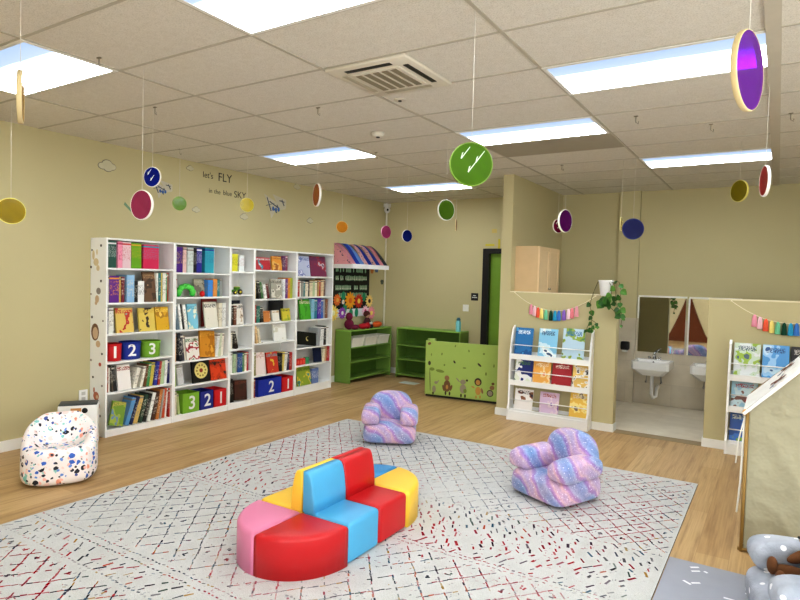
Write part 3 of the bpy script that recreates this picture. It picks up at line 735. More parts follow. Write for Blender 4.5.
MB().prism([(-.05, .06), (.06, -.04), (.05, -.06), (-.06, .03)], lambda a, b: vec(XW - .0004, y + a, z + b), (.002, 0, 0)).build('leaf_decal', plain((110, 140, 110)), label='small grey-green leaf decal left of the pink disc', cat='wall decal')

# ------------------------------------------------------------------ hanging discs
RIMW = plain((236, 232, 224), .4); RIMO = plain((214, 196, 150), .5)
STRING = plain((225, 222, 212), .6, var=0)
def disc(px, py, hp, col, asp, lab, Y=None, d=None, rim=RIMW, flip=1, extra=0, rw=.95, tk=.045):
    if Y is None: D = d * FPX / hp; P = vec(0, 0, H) + ray(px, py) * D
    else: P = on_y(px, py, Y); d = hp * (P - vec(0, 0, H)).dot(fwd) / FPX
    to = (vec(0, 0, H) - P); az = math.atan2(to.y, to.x)
    a = az + flip * math.acos(max(-1, min(1, asp)))
    r = thing('hanging_disc', lab, 'hanging disc', P, a, 'coloured discs hung from the ceiling')
    R_ = d / 2; th = max(.006, d * tk); dx = th * .7; M = Matrix.Rotation(PI / 2, 4, 'Y')
    MB().lathe([(R_ * (rw + .012), -.002 + dx), (R_ * (rw + .012), .002 + dx)], (0, 0, 0), 40, M=M, smooth=False).build('disc', disc_mat(col), r, local=True)
    t = MB(); t.lathe([(R_ * rw, -th), (R_ * .985, -th), (R_, -th * .6), (R_, th * .6), (R_ * .985, th), (R_ * rw, th)], (0, 0, 0), 40, M=M)
    # open ring: drop the two end caps
    for f in [f for f in t.bm.faces if len(f.verts) > 6]: t.bm.faces.remove(f)
    n = 40; bm = t.bm; bm.verts.ensure_lookup_table(); vs = bm.verts[:]
    for i in range(n): bm.faces.new((vs[i], vs[(i + 1) % n], vs[5 * n + (i + 1) % n], vs[5 * n + i]))
    t.build('rim', rim, r, local=True)
    MB().tube([(0, 0, R_ - .004), (0, 0, ZC - P.z)], .0012, 5).build('string', STRING, r, local=True)
    if extra:  # pale strokes painted on the face as reflected highlights
        t = MB()
        for k in range(extra):
            u = (-.5 + .34 * k) * R_; v = (.25, -.35, .1)[k] * R_; w_ = .035 * R_
            t.prism([(u, v), (u + w_, v - w_), (u + .42 * R_, v + .5 * R_), (u + .40 * R_, v + .53 * R_)], lambda a, b: vec(dx + .0025, a, b), (.001, 0, 0))
            t.prism([(u, v), (u + w_, v), (u + .12 * R_, v + .28 * R_), (u + .06 * R_, v + .24 * R_)], lambda a, b: vec(dx + .0025, a, b), (.0012, 0, 0))
        t.build('highlight_strokes', plain((220, 232, 210), .5), r, local=True)
    return r
disc(747.5, 71, 79, '8a00c0', .31, 'large violet disc hanging in front of the far right light', Y=2.17, rim=RIMO, flip=1, rw=.97, tk=.038)
disc(471, 164.5, 44, '6ea51e', .98, 'large green disc hanging in the middle of the room', Y=2.69, rim=plain((132, 160, 70), .3), extra=3)
disc(20.5, 97, 52, 'c8a820', .05, 'yellow disc seen edge-on like a stick at far left', d=.25, rim=RIMO)
disc(11, 211, 26, 'b8a000', .98, 'yellow disc against the wall at the left edge', Y=2.4, rim=plain((230, 220, 110), .4))
disc(142, 205, 30, 'c84c80', .66, 'pink disc with pale rim left of the blue one', Y=2.41, flip=-1)
disc(152.5, 177, 20, '0c2496', .78, 'blue disc with white marks above the pink disc', Y=3.05, flip=-1, extra=2)
disc(179.5, 203.5, 14, '8ab828', .95, 'small green disc above the second bookcase', d=.15, rim=plain((150, 176, 80), .4))
disc(247, 205, 14, 'e0d020', .95, 'small yellow disc under the SKY lettering', Y=4.75, rim=plain((226, 214, 110), .4))
disc(317, 195, 23, 'c87818', .3, 'narrow orange disc turned nearly edge-on', d=.2, flip=-1)
disc(342, 227, 11.5, 'e0a020', .97, 'small orange disc above the striped awning', d=.15, rim=plain((230, 180, 90), .4))
disc(386, 232, 13, 'c0508a', .74, 'small pink disc near the back room corner', d=.15, rim=plain((206, 150, 170), .4))
disc(407, 236, 12.5, '0c2890', .8, 'small blue disc on the back wall side', d=.15)
disc(446, 210, 21, '5c8420', .78, 'green disc with dark upper half below the big green one', Y=4.97)
disc(456, 225, 12, '8a5a34', .1, 'tiny brown disc turned edge-on near the black door', d=.14, rim=RIMO)
disc(565, 221, 23, '7a0a7c', .55, 'purple disc overlapping a smaller magenta disc', Y=6.35, flip=1)
disc(558, 226, 14, '96104c', .7, 'small magenta disc half behind the purple disc', d=.17, flip=1, extra=2)
disc(633, 229, 21, '04187c', .97, 'dark blue disc in front of the pilaster', Y=6.59, rim=plain((20, 40, 120), .4))
disc(621, 224, 14, 'd8c878', .12, 'thin yellow disc edge-on beside the dark blue disc', d=.15, rim=plain((226, 214, 150), .4))
disc(739.5, 191, 22, 'a09000', .68, 'yellow disc left of the narrow red disc', d=.2, rim=plain((222, 208, 110), .4), flip=-1)
disc(765, 181, 31, 'b01c24', .25, 'narrow red disc nearly edge-on at the right', d=.2, flip=-1)

# ------------------------------------------------------------------ reading corner at the back left
# black poster with paper flowers
py0, py1, pz0, pz1 = 7.47, 8.44, 1.03, 1.865
r = thing('poster', 'black wall poster with lettering lines and paper flowers', 'poster', (XW, (py0 + py1) / 2, pz0))
MB().box((XW + .0012, py0, pz0), (XW + .012, py1, pz1)).build('board', plain((16, 18, 18), .7), r)
t = MB(); rnd = random.Random(3)
for z, mi in ((1.80, 1), (1.665, 0), (1.51, 0), (1.385, 1)):
    yv = py0 + .04
    while yv < py1 - .08:
        w = rnd.uniform(.03, .05)
        if rnd.random() < .82:
            hh = rnd.uniform(.065, .09)
            t.box((XW + .012, yv, z - hh / 2), (XW + .0135, yv + w * .8, z + hh / 2), 2)
            t.box((XW + .012, yv + w * .15, z - hh * .35), (XW + .0145, yv + w * .32, z + hh * .35), mi)
            t.box((XW + .012, yv + w * .32, z - hh * .35), (XW + .0145, yv + w * .7, z - hh * .1), mi)
        yv += w
t.build('lettering', [plain((226, 226, 214)), plain((150, 200, 160)), plain((120, 160, 126))], r)
MB().box((XW + .012, py0 + .05, pz0 + .0), (XW + .014, py1, pz0 + .13)).build('border_strip', plain((226, 228, 230), .6), r)
def flower(px, py, rad, col, ctr, n=12):
    c = on_x(px, py, XW + .02); t = MB()
    for k in range(n):
        a = 2 * PI * k / n
        t.ell((c.x + .004, c.y + math.cos(a) * rad * .62, c.z + math.sin(a) * rad * .62), (.006, rad * .4, rad * .17), 0, nu=10, nv=6, fn=lambda p, a=a: vec(p.x, p.y * math.cos(a) - p.z * math.sin(a), p.y * math.sin(a) + p.z * math.cos(a)))
    t.ell((c.x + .01, c.y, c.z), (.008, rad * .33, rad * .33), 1, nu=12, nv=8)
    t.build('paper_flower', [plain(col, .7, var=.12), plain(ctr, .7)], r)
flower(337, 300, .1, (232, 122, 52), (240, 180, 80)); flower(350, 300.5, .145, (238, 168, 36), (226, 120, 30)); flower(358.5, 301, .125, (196, 52, 34), (244, 210, 90))
flower(369, 301, .11, (236, 208, 130), (60, 40, 30)); flower(333, 313, .13, (248, 220, 110), (240, 240, 200)); flower(342, 313, .1, (150, 70, 176), (250, 250, 250))
flower(365, 311, .1, (240, 200, 215), (200, 80, 130)); flower(371, 313, .12, (238, 150, 170), (250, 230, 120)); flower(343, 302, .04, (245, 240, 236), (240, 220, 150))
for px, py in ((343.5, 296), (364, 297), (345, 308), (351, 313), (356.5, 312.5)):
    c = on_x(px, py, XW + .018)
    MB().ell(c, (.006, .05, .075), nu=12, nv=8).build('paper_leaf', plain((40, 140, 100), .7), r)
# striped awning
ay0, ay1 = 7.46, 8.47; az0, az1 = 1.88, 2.22; dep = .36
r = thing('awning', 'striped blue and pink fabric awning above the black poster', 'awning', (XW, (ay0 + ay1) / 2, az0))
cols = [(226, 160, 172), (44, 76, 190), (120, 168, 232), (240, 196, 200), (44, 70, 184), (236, 200, 196), (40, 66, 176), (236, 166, 182), (30, 48, 110)]
ns = len(cols); N = 8
def prof(s): return vec(XW + .012 + dep * s, 0, az1 - (az1 - az0) * s ** 1.35 )
for i, c in enumerate(cols):
    ya_, yb_ = ay0 + (ay1 - ay0) * i / ns, ay0 + (ay1 - ay0) * (i + 1) / ns
    t = MB()
    for j in range(N):
        a, b = prof(j / N), prof((j + 1) / N)
        hump = lambda s: .03 * math.sin(PI * min(1, s * 1.3)) * (i % 2)
        for off in (0,):
            t.poly([(a.x, ya_, a.z + hump(j / N)), (a.x, yb_, a.z + hump(j / N)), (b.x, yb_, b.z + hump((j + 1) / N)), (b.x, ya_, b.z + hump((j + 1) / N))], 0)
    bmesh.ops.solidify(t.bm, geom=t.bm.faces[:], thickness=.012)
    mt = plain(c, .8) if i not in (3, 5, 8) else art_mat((('f0c4c8', 'f0c4c8', '3a3a50', 'f0e8e0') if i != 8 else ('1c2c60', '203c50', '305038', 'c0a060')), 30 + i, 30, False)
    t.build('stripe', mt, r)
MB().box((XW + .35, ay0, az0 - .06), (XW + .385, ay1 + .01, az0 + .012), 0, .004).box((XW + .004, ay0 - .012, az0 - .06), (XW + .385, ay0 + .0, az0 + .005)).build('valance', plain((236, 236, 240), .6), r)
MB().box((XW, ay0 + .02, az0 - .012), (XW + .36, ay0 + .04, az0), 0).box((XW, ay1 - .04, az0 - .012), (XW + .36, ay1 - .02, az0)).build('bracket', OFFWHITE, r)
MB().prism([(0, 0), (dep, 0), (dep * .6, (az1 - az0) * .5), (0, az1 - az0)], lambda a, b: vec(XW + .012 + a, ay0, az0 + b), (0, .012, 0)).build('side_flap', art_mat(('dc9ca6', 'dc9ca6', '28325a'), 51, 22, False), r)
# butterfly decals nearby
for (px, py, c, lab) in ((372, 271, (196, 120, 60), 'small orange butterfly decal under the awning'), (376.5, 270, (50, 90, 150), 'small blue butterfly decal under the awning'), (382, 282, (70, 80, 70), 'small dark butterfly decal right of the poster')):
    y, z = wl(px, py); t = MB()
    for sgn in (-1, 1): t.prism(circle_pts(.025, 10, .032, (sgn * .024, .01)), lambda a, b: vec(XW - .0004, y + a, z + b), (.003, 0, 0)); t.prism(circle_pts(.018, 10, .02, (sgn * .02, -.025)), lambda a, b: vec(XW, y + a, z + b), (.0025, 0, 0))
    t.build('butterfly_decal', plain(c), label=lab, cat='wall decal', group='butterfly decals by the awning')
# white cable duct and security camera in the corner
MB().box((XW + .015, YB - .04, .001), (XW + .04, YB - .0145, 2.86), 0, .004).build('cable_duct', plain((226, 222, 204), .5), label='white cable duct running down the back left corner', cat='cable duct')
r = thing('security_camera', 'small white security camera at the top of the back corner', 'camera', (XW + .06, YB - .06, 2.86))
MB().box((XW + .0, YB - .1, 2.93), (XW + .1, YB, 3.0), 0, .01).build('mount', OFFWHITE, r)
MB().ell((XW + .07, YB - .08, 2.885), (.055, .055, .06)).build('dome', OFFWHITE, r)
MB().ell((XW + .105, YB - .12, 2.88), (.02, .02, .022), nu=12, nv=8).build('lens', BLACK, r)

# green shelf units
def green_unit(name, label, x0, y0, x1, y1, h, front, shelves):
    r = thing(name, label, 'shelf unit', ((x0 + x1) / 2, (y0 + y1) / 2, 0), 0, 'green shelf units'); t_ = .022
    if front == 'x':
        MB().box((x0, y0, .0), (x1, y0 + t_, h - t_), 0, .003).build('side_panel', GREEN, r); MB().box((x0, y1 - t_, 0), (x1, y1, h - t_), 0, .003).build('side_panel', GREEN, r)
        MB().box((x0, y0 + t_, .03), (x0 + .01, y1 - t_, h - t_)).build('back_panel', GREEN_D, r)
        for z in shelves: MB().box((x0 + .01, y0 + t_, z - .02), (x1 - .004, y1 - t_, z)).build('shelf', GREEN, r)
    else:
        MB().box((x0, y0, .0), (x0 + t_, y1, h - t_), 0, .003).build('side_panel', GREEN, r); MB().box((x1 - t_, y0, 0), (x1, y1, h - t_), 0, .003).build('side_panel', GREEN, r)
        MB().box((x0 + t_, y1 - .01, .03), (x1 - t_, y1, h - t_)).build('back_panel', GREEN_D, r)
        for z in shelves: MB().box((x0 + t_, y0 + .004, z - .02), (x1 - t_, y1 - .01, z)).build('shelf', GREEN, r)
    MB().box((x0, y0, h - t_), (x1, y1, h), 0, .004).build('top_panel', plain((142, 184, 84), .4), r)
    return r
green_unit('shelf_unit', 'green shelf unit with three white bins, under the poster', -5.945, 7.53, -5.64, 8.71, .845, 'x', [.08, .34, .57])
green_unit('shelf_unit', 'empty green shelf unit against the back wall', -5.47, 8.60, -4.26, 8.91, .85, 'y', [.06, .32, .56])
for i in range(3):
    a = 7.575 + i * .37; z = .5706
    lab = ('white plastic bin nearest the bookcases in the green unit', 'white plastic bin in the middle of the green unit', 'white plastic bin nearest the back corner in the green unit')[i]
    t = MB()
    w0, w1 = .15, .165; ct = a + .165
    for zz in (0,):
        pts = [(-5.9, ct - w0, z), (-5.66, ct - w0, z), (-5.66, ct + w0, z), (-5.9, ct + w0, z)]; top = [(-5.91, ct - w1 + .004, z + .145), (-5.635, ct - w1 + .004, z + .145), (-5.635, ct + w1 - .004, z + .145), (-5.91, ct + w1 - .004, z + .145)]
        t.poly(pts[::-1])
        for k in range(4): t.poly([pts[k], pts[(k + 1) % 4], top[(k + 1) % 4], top[k]])
    bmesh.ops.remove_doubles(t.bm, verts=t.bm.verts[:], dist=1e-5); bmesh.ops.recalc_face_normals(t.bm, faces=t.bm.faces[:]); bmesh.ops.solidify(t.bm, geom=t.bm.faces[:], thickness=.005)
    r = thing('storage_bin', lab, 'storage bin', (-5.77, ct, z), 0, 'white bins in the green shelf unit')
    t.build('tray', plain((236, 232, 220), .5), r)
    MB().box((-5.64, ct - w1 + .006, z + .133), (-5.626, ct + w1 - .006, z + .147), 0, .003).build('rim', plain((242, 240, 232), .5), r)
# plush toys on the unit
ZT = .8456
def on_unit(px, x=-5.76): d = ray(px, 328); return vec(x, d.y * x / d.x, ZT)
p = on_unit(349); r = thing('plush_toy', 'maroon plush toy sitting with raised head on green unit', 'toy', p)
MB().ell(p + vec(0, 0, .085), (.08, .075, .085)).ell(p + vec(0, .0, .21), (.055, .06, .065)).ell(p + vec(.06, .08, .04), (.05, .1, .04)).build('body', plain((108, 20, 56), .9, var=.2), r)
MB().ell(p + vec(.05, .0, .215), (.016, .02, .02), nu=10, nv=8).build('snout', plain((150, 40, 80), .9), r)
p = on_unit(363, -5.69); r = thing('plush_toy', 'low red plush toy lying beside the maroon one', 'toy', p)
MB().ell(p + vec(0, 0, .045), (.07, .1, .045)).ell(p + vec(.02, .1, .05), (.045, .05, .05)).build('body', plain((176, 26, 40), .9, var=.2), r)
p = on_unit(367, -5.855); r = thing('doll', 'dark-haired doll in a dark dress sitting on green unit', 'doll', p)
MB().lathe([(.09, 0), (.085, .03), (.05, .13), (.03, .16)], p, 18).build('dress', plain((70, 28, 34), .9), r)
MB().ell(p + vec(0, 0, .2), (.045, .045, .05)).build('head', plain((200, 150, 120), .7), r)
MB().ell(p + vec(-.012, 0, .22), (.055, .065, .055)).build('hair', plain((80, 30, 26), .9, var=.2), r)
p = on_unit(371, -5.685); r = thing('plush_toy', 'tiny black and white plush in front of the doll', 'toy', p)
MB().ell(p + vec(0, 0, .035), (.03, .04, .035), 0).ell(p + vec(0, .0, .085), (.026, .03, .028), 1).ell(p + vec(0, -.02, .11), (.01, .012, .012), 0, nu=8, nv=6).ell(p + vec(0, .02, .11), (.01, .012, .012), 0, nu=8, nv=6).build('body', [plain((28, 28, 30), .9), plain((230, 230, 226), .9)], r)
p = on_unit(377, -5.74); r = thing('plush_toy', 'orange plush toy lying at the corner end of green unit', 'toy', p)
MB().ell(p + vec(0, 0, .05), (.06, .12, .05)).ell(p + vec(.03, -.1, .05), (.045, .05, .045)).build('body', plain((220, 96, 40), .9, var=.2), r)
# water bottle
p = vec(-4.335, 8.67, .8506); r = thing('water_bottle', 'light blue water bottle on the empty green unit', 'bottle', p)
MB().lathe([(.04, 0), (.042, .01), (.042, .15), (.03, .175), (.03, .18)], p, 20).build('body', plain((130, 206, 214), .3), r)
MB().lathe([(.032, .18), (.032, .21), (.02, .215), (.02, .225)], p, 16).build('cap', plain((60, 110, 130), .4), r)
# stickered board
A, B = vec(-4.245, 7.47, 0), vec(-2.99, 7.62, 0); dv = (B - A).normalized(); nv = vec(dv.y, -dv.x, 0)
ang = math.atan2(dv.y, dv.x); L = (B - A).length
BOARDM = plain((166, 190, 100), .45, var=.03)
r = thing('display_board', 'lime green board with walking animal stickers, by the partition', 'board', A + vec(0, 0, 0), ang)
MB().box((0, 0, .035), (L, .035, .805), 0, .004).build('panel', BOARDM, r, local=True)
MB().box((.0, .035, .0), (.05, .1, .82), 0, .003).box((L - .06, .035, 0), (L - .01, .1, .82), 0, .003).box((.05, .036, .0), (L - .06, .08, .03)).build('stand', plain((40, 40, 34), .5), r, local=True)
MB().box((.01, .035, .78), (.12, .1, .83), 0, .003).build('top_rail', plain((170, 196, 110), .5), r, local=True)
AC = [plain((116, 84, 54)), plain((150, 140, 120)), plain((190, 140, 70)), plain((62, 50, 40)), plain((120, 138, 60)), plain((150, 112, 76))]
def bl(px, py):   # point on the board face: distance along it and height
    d = ray(px, py); o = vec(0, 0, H); tt = (A - o).dot(nv) / d.dot(nv); q = o + d * tt
    return (q - A).dot(dv), q.z
def bsticker(name, blobs, lab=None):
    t = MB(); s = 7.9 / FPX
    for k, (px, py, rx, rz, rot, mi) in enumerate(blobs):
        u, w = bl(px, py)
        pts = [(u + rx * s * math.cos(a) * math.cos(rot) - rz * s * math.sin(a) * math.sin(rot), w + rx * s * math.cos(a) * math.sin(rot) + rz * s * math.sin(a) * math.cos(rot)) for a in [2 * PI * i / 12 for i in range(12)]]
        t.prism(pts, lambda a, b: vec(a, 0, b), (0, -.0008 - .0003 * k, 0), mi)
    t.build(name, AC, r, lab, local=True)
bsticker('animal_sticker', [(434, 389, 2.2, 4, 0, 1), (436, 382.5, 2, 1.6, 0, 1), (438, 381.5, .6, 2, -.5, 1), (433, 393, 1, 1.6, 0, 3)], 'grey long-eared animal sticker')
bsticker('animal_sticker', [(447, 386, 4, 6.5, 0, 0), (447, 378, 2.8, 2.8, 0, 5), (443.5, 388, 1.2, 3.5, .3, 0), (451, 388, 1.2, 3.5, -.3, 0), (445.5, 393, 1, 2.2, 0, 3), (449.5, 393.5, 1, 2.2, 0, 3), (447, 387, 1.4, 2.4, 0, 2)], 'brown bear sticker')
bsticker('animal_sticker', [(463, 389, 3.6, 5, 0, 1), (463, 382, 3.2, 2.6, 0, 1), (458, 380, 3, .7, -.8, 1), (467, 380.5, 1.2, 1.2, 0, 3), (465, 391, 1.8, 2.4, 0, 4), (461, 395.5, 1, 2, 0, 3), (465, 396, 1, 2, 0, 3)], 'grey elephant sticker')
bsticker('animal_sticker', [(478, 391, 3, 4.5, 0, 2), (478, 382, 4, 4.2, 0, 3), (478, 382.5, 2.5, 2.8, 0, 2), (476, 397, .9, 1.8, 0, 2), (480, 397, .9, 1.8, 0, 2), (482, 391, 1.3, 3, .3, 5), (473, 387, 2, .8, -.4, 2)], 'maned lion sticker')
bsticker('animal_sticker', [(490, 393.5, 3.6, 3.6, 0, 3), (490, 393.5, 2.8, 2.8, 0, 1), (492, 388, 2.6, 2.4, .5, 5), (493, 384, 1.6, 1.4, 0, 0)], 'animal on a wheel sticker')
bsticker('banner_sticker', [(432, 369, 3, 1.8, 0, 4), (440, 371, 5, 1.6, -.1, 4), (430, 380, .4, 13, .05, 3), (429.5, 363, 1.6, 2.4, 0, 3)], None)
bsticker('leaf_sticker', [(429.5, 343.5, 2, 1.5, .4, 0), (442, 354, .8, 1.6, -.2, 4), (455.5, 346, .7, 1.6, -.4, 4), (469, 351, .8, 1.4, .2, 4), (454.5, 362, 1, 1.8, .6, 3), (464.5, 368, 2, .8, 0, 4), (479.5, 365, 2.6, 1, -.7, 3), (484, 354, 1.2, 1, 0, 4), (431.5, 354.5, .6, 1.4, 0, 4), (486, 374, .9, 1.8, 0, 4), (444.5, 365, 1, 1.2, 0, 4), (494, 366, .7, 1.8, 0, 4)], None)
# paper on the floor
p = on_z(409, 383, .001); r0 = MB().box(p + vec(-.14, -.1, 0), p + vec(.16, .09, .003)).build('paper_sheet', plain((206, 212, 206), .5, var=.15), label='pale paper sheet on the floor before the green unit', cat='paper')
# switch, sign, yellow tape
MB().box((-4.39, YB - .008, 1.17), (-4.285, YB, 1.28), 0, .003).box((-4.35, YB - .012, 1.195), (-4.32, YB - .007, 1.255), 0, .002).build('light_switch', OFFWHITE, label='white light switch plate left of the black door frame', cat='light switch')
r = thing('door_sign', 'small black sign with white lettering by the door', 'sign', (-4.18, YB, 1.36))
MB().box((-4.245, YB - .008, 1.355), (-4.12, YB, 1.475), 0, .003).build('plate', BLACK, r)
t = MB()
for z, ws in ((1.435, (.012, .016, .012)), (1.405, (.014, .012, .018, .012, .014))):
    u = -4.183 - sum(ws) / 2 - .0025 * (len(ws) - 1)
    for w in ws: t.box((u, YB - .0095, z - .008), (u + w, YB - .0075, z + .008)); u += w + .005
t.build('lettering', plain((230, 230, 226)), r)
for (px0, py0_, px1, py1_, lab, c) in ((485.5, 244, 494.5, 246, 'horizontal yellow tape strip above the black door frame', (206, 190, 50)), (498, 239, 500.3, 248.5, 'upright yellow tape strip beside the partition column', (206, 190, 50)), (492, 229, 497, 233, 'faint pale yellow paper patch high above the door', (206, 184, 110))):
    a, b = on_y(px0, py1_, YB), on_y(px1, py0_, YB)
    MB().box((a.x, YB - .003, a.z), (b.x, YB + .0004, b.z)).build('tape_strip', plain(c, .6), label=lab, cat='tape', group='yellow strips above the door')

# ------------------------------------------------------------------ partition: racks, garlands, plant, cabinet
def rack(xa, xb, lab, tiers, base):
    r = thing('book_rack', lab, 'book rack', ((xa + xb) / 2, YP - .08, 0), 0, 'white front-facing book racks'); yb_ = YP - .016
    for x in (xa, xb - .022):
        MB().prism([(0, 0), (.165, 0), (.165, .14), (.135, .2), (.13, .80), (.095, 1.0), (.055, 1.11), (0, 1.15)], lambda a, b: vec(x, yb_ - a, b), (.022, 0, 0)).build('side_panel', WHITE, r)
    MB().box((xa + .022, yb_ - .16, .0), (xb - .022, yb_ - .145, .115), 0, .002).build('plinth', WHITE, r)
    for z in tiers:
        MB().box((xa + .022, yb_ - .128, z - .018), (xb - .022, yb_ - .002, z)).box((xa + .022, yb_ - .132, z - .03), (xb - .022, yb_ - .12, z + .035)).build('shelf', WHITE, r)
        MB().tube([(xa + .015, yb_ - .118, z + .145), (xb - .015, yb_ - .118, z + .145)], .006, 8).build('rail', WHITE, r)
        MB().box((xa + .022, yb_ - .02, z + .02), (xb - .022, yb_ - .002, z + .06)).build('back_rail', WHITE, r)
    return yb_
TI = [.105, .455, .775]
ybk = rack(-2.745, -1.765, 'white book rack below the tassel garland, left of the opening', TI, .1)
rack(-.395, .62, 'white book rack partly hidden behind the play tent', TI, .1)
def rbook(px0, px1, pyt, tier, cols, lab, grp, sc=8, depth=0):
    z0 = TI[tier] + .0006; ybf = ybk - .108
    a, b = on_y(px0, (pyt + 20), ybf + .02), on_y(px1, (pyt + 20), ybf + .02); zt = on_y((px0 + px1) / 2, pyt, ybf + .05).z
    zt = min(zt, (TI + [9])[tier + 1] - .034); h = (zt - z0); th = .014
    rx0, rx1 = (-2.745, -1.765) if px0 < 650 else (-.395, .62); a.x = max(a.x, rx0 + .0235); w = min(b.x, rx1 - .0235) - a.x
    t = MB()
    t.box((0, 0, 0), (w, .002, h), 2).box((0, th - .002, 0), (w, th, h)).box((0, 0, 0), (.003, th, h)).box((.003, .002, .003), (w - .003, th - .002, h - .003), 1)
    tl = min(11, math.degrees(math.asin(min(.9, (.075 - th) / h))))
    t.bm.transform(Matrix.Translation((a.x, ybf, z0)) @ Matrix.Rotation(-math.radians(tl), 4, 'X'))
    mnz = min(v.co.z for v in t.bm.verts); bmesh.ops.translate(t.bm, verts=t.bm.verts[:], vec=(0, 0, z0 - mnz))
    return t.build('picture_book', [plain(cols[0], .4), PAGES, art_mat(tuple(cols), 500 + int(px0) + tier * 7, sc)], label=lab, cat='book', group=grp)
gA = 'picture books in the left rack'; gB = 'picture books in the right rack'
rbook(514.5, 532, 327.5, 2, ['2878b4', '1e5a96', '50a0d2', 'e8f4f8'], 'blue sea picture book, upper left of the garland rack', gA)
rbook(538, 556.5, 328.5, 2, ['8cc8e6', 'd2ebf5', 'f0f5f5', '3c5a82'], 'pale blue picture book in the middle of the top tier', gA)
rbook(562, 584, 328.5, 2, ['bed7e6', '9bb450', '64965a', '3c78aa'], 'green landscape picture book at top right of the rack', gA)
rbook(514.5, 532, 356.5, 1, ['1e2d78', 'f0f0ee', 'e6ead8', '508246'], 'white and navy picture book on the middle tier', gA, 5)
rbook(532.5, 550, 360, 1, ['f0b45a', 'f5dcaa', 'eb7846', 'fff0d0'], 'orange picture book on the middle tier', gA)
rbook(551.5, 571, 362, 1, ['aa2832', 'aa2832', 'd2aa96', 'f0e6dc'], 'red picture book on the middle tier', gA)
rbook(572, 588.5, 363, 1, ['e6c36e', 'f0ece4', '28282d', 'e8e4dc'], 'black and white patched picture book on the middle tier', gA, 14)
rbook(514, 532, 388.5, 0, ['f0ece8', 'f0ece8', '8c5a3c', '32283c'], 'white picture book with dark edge on the lowest tier', gA)
rbook(539, 558, 392, 0, ['d7beD7'.lower(), 'e6d2dc', 'a078be', 'b45032'], 'lilac picture book on the lowest tier', gA)
rbook(569, 588, 392.5, 0, ['f0c85a', 'fae696', '8c7864', 'f0e6d2'], 'yellow picture book on the lowest tier', gA)
rbook(733.5, 760, 343, 2, ['dce1e1', 'c8d7c3', 'a0be46', '5a6e78'], 'white and lime picture book on the tent-side rack', gB)
rbook(762, 789, 345, 2, ['5aa0dc', 'a0cdf0', 'c8e1f5', '325a96'], 'sky blue picture book on the tent-side rack top tier', gB, 6)
rbook(790.5, 812, 347, 2, ['231e23', '3c2d32', '78322d', 'c8c0b8'], 'dark picture book at the far right of the top tier', gB)
rbook(731, 757.5, 374.5, 1, ['96bed2', 'bed2d7', '785046', 'a02832'], 'blue-grey picture book behind the tent roof edge', gB, 7)
rbook(729, 746.5, 412, 0, ['2855a0', '3c78c8', '78aa3c', 'c8d2c8'], 'blue and green picture book on the lowest tent-side tier', gB, 7)

TC = [('f0a0b4', 'pink'), ('f8c8d2', 'pale pink'), ('eb6446', 'coral'), ('f5dc82', 'yellow'), ('78c8a0', 'mint'), ('0f4632', 'dark green'), ('32a0c8', 'turquoise'), ('4682d2', 'blue'), ('966ec8', 'purple'), ('f5d2dc', 'blush'), ('f08c96', 'salmon'), ('f5aab9', 'rose')]
def garland(xa, xb, za, zb, sag, lab, xs):
    r = thing('garland', lab, 'garland', ((xa + xb) / 2, YP, za), 0, 'tassel garlands on the low wall')
    f = lambda u: vec(xa + (xb - xa) * u, YP - .008, za + (zb - za) * u - sag * 4 * u * (1 - u))
    MB().tube([f(i / 24) for i in range(25)], .004, 6).build('cord', plain((232, 224, 196), .7), r)
    MB().box(f(0) + vec(-.008, .002, -.008), f(0) + vec(.008, .0079, .008)).build('tape', CAP, r); MB().box(f(1) + vec(-.008, .002, -.008), f(1) + vec(.008, .0079, .008)).build('tape', CAP, r)
    for (x, (c, nm)) in zip(xs, TC):
        q = f((x - xa) / (xb - xa)) + vec(0, -.012, 0)
        t = MB().lathe([(.006, .004), (.014, -.008), (.02, -.03), (.023, -.07), (.026, -.115), (.02, -.12)], q, 10, sy=.6)
        t.lathe([(.012, -.012), (.016, -.016), (.012, -.02)], q, 10, 0, sy=.7)
        t.build('tassel', plain(c, .9, var=.2), r, nm + ' tassel')
garland(-2.76, -1.775, 1.555, 1.545, .2, 'tassel garland over the left rack, beside the plant', [on_y(x, 312, YP).x for x in (531.5, 535, 538.5, 542, 546.5, 551.5, 555.5, 559.5, 564.5, 569, 572.5, 577)])
garland(-.40, .62, 1.55, 1.545, .2, 'tassel garland running off the right edge of the photo', [on_y(x, 322, YP).x for x in (754.5, 760, 766, 772, 778, 784.5, 791, 797)] + [.26, .32, .38, .44])
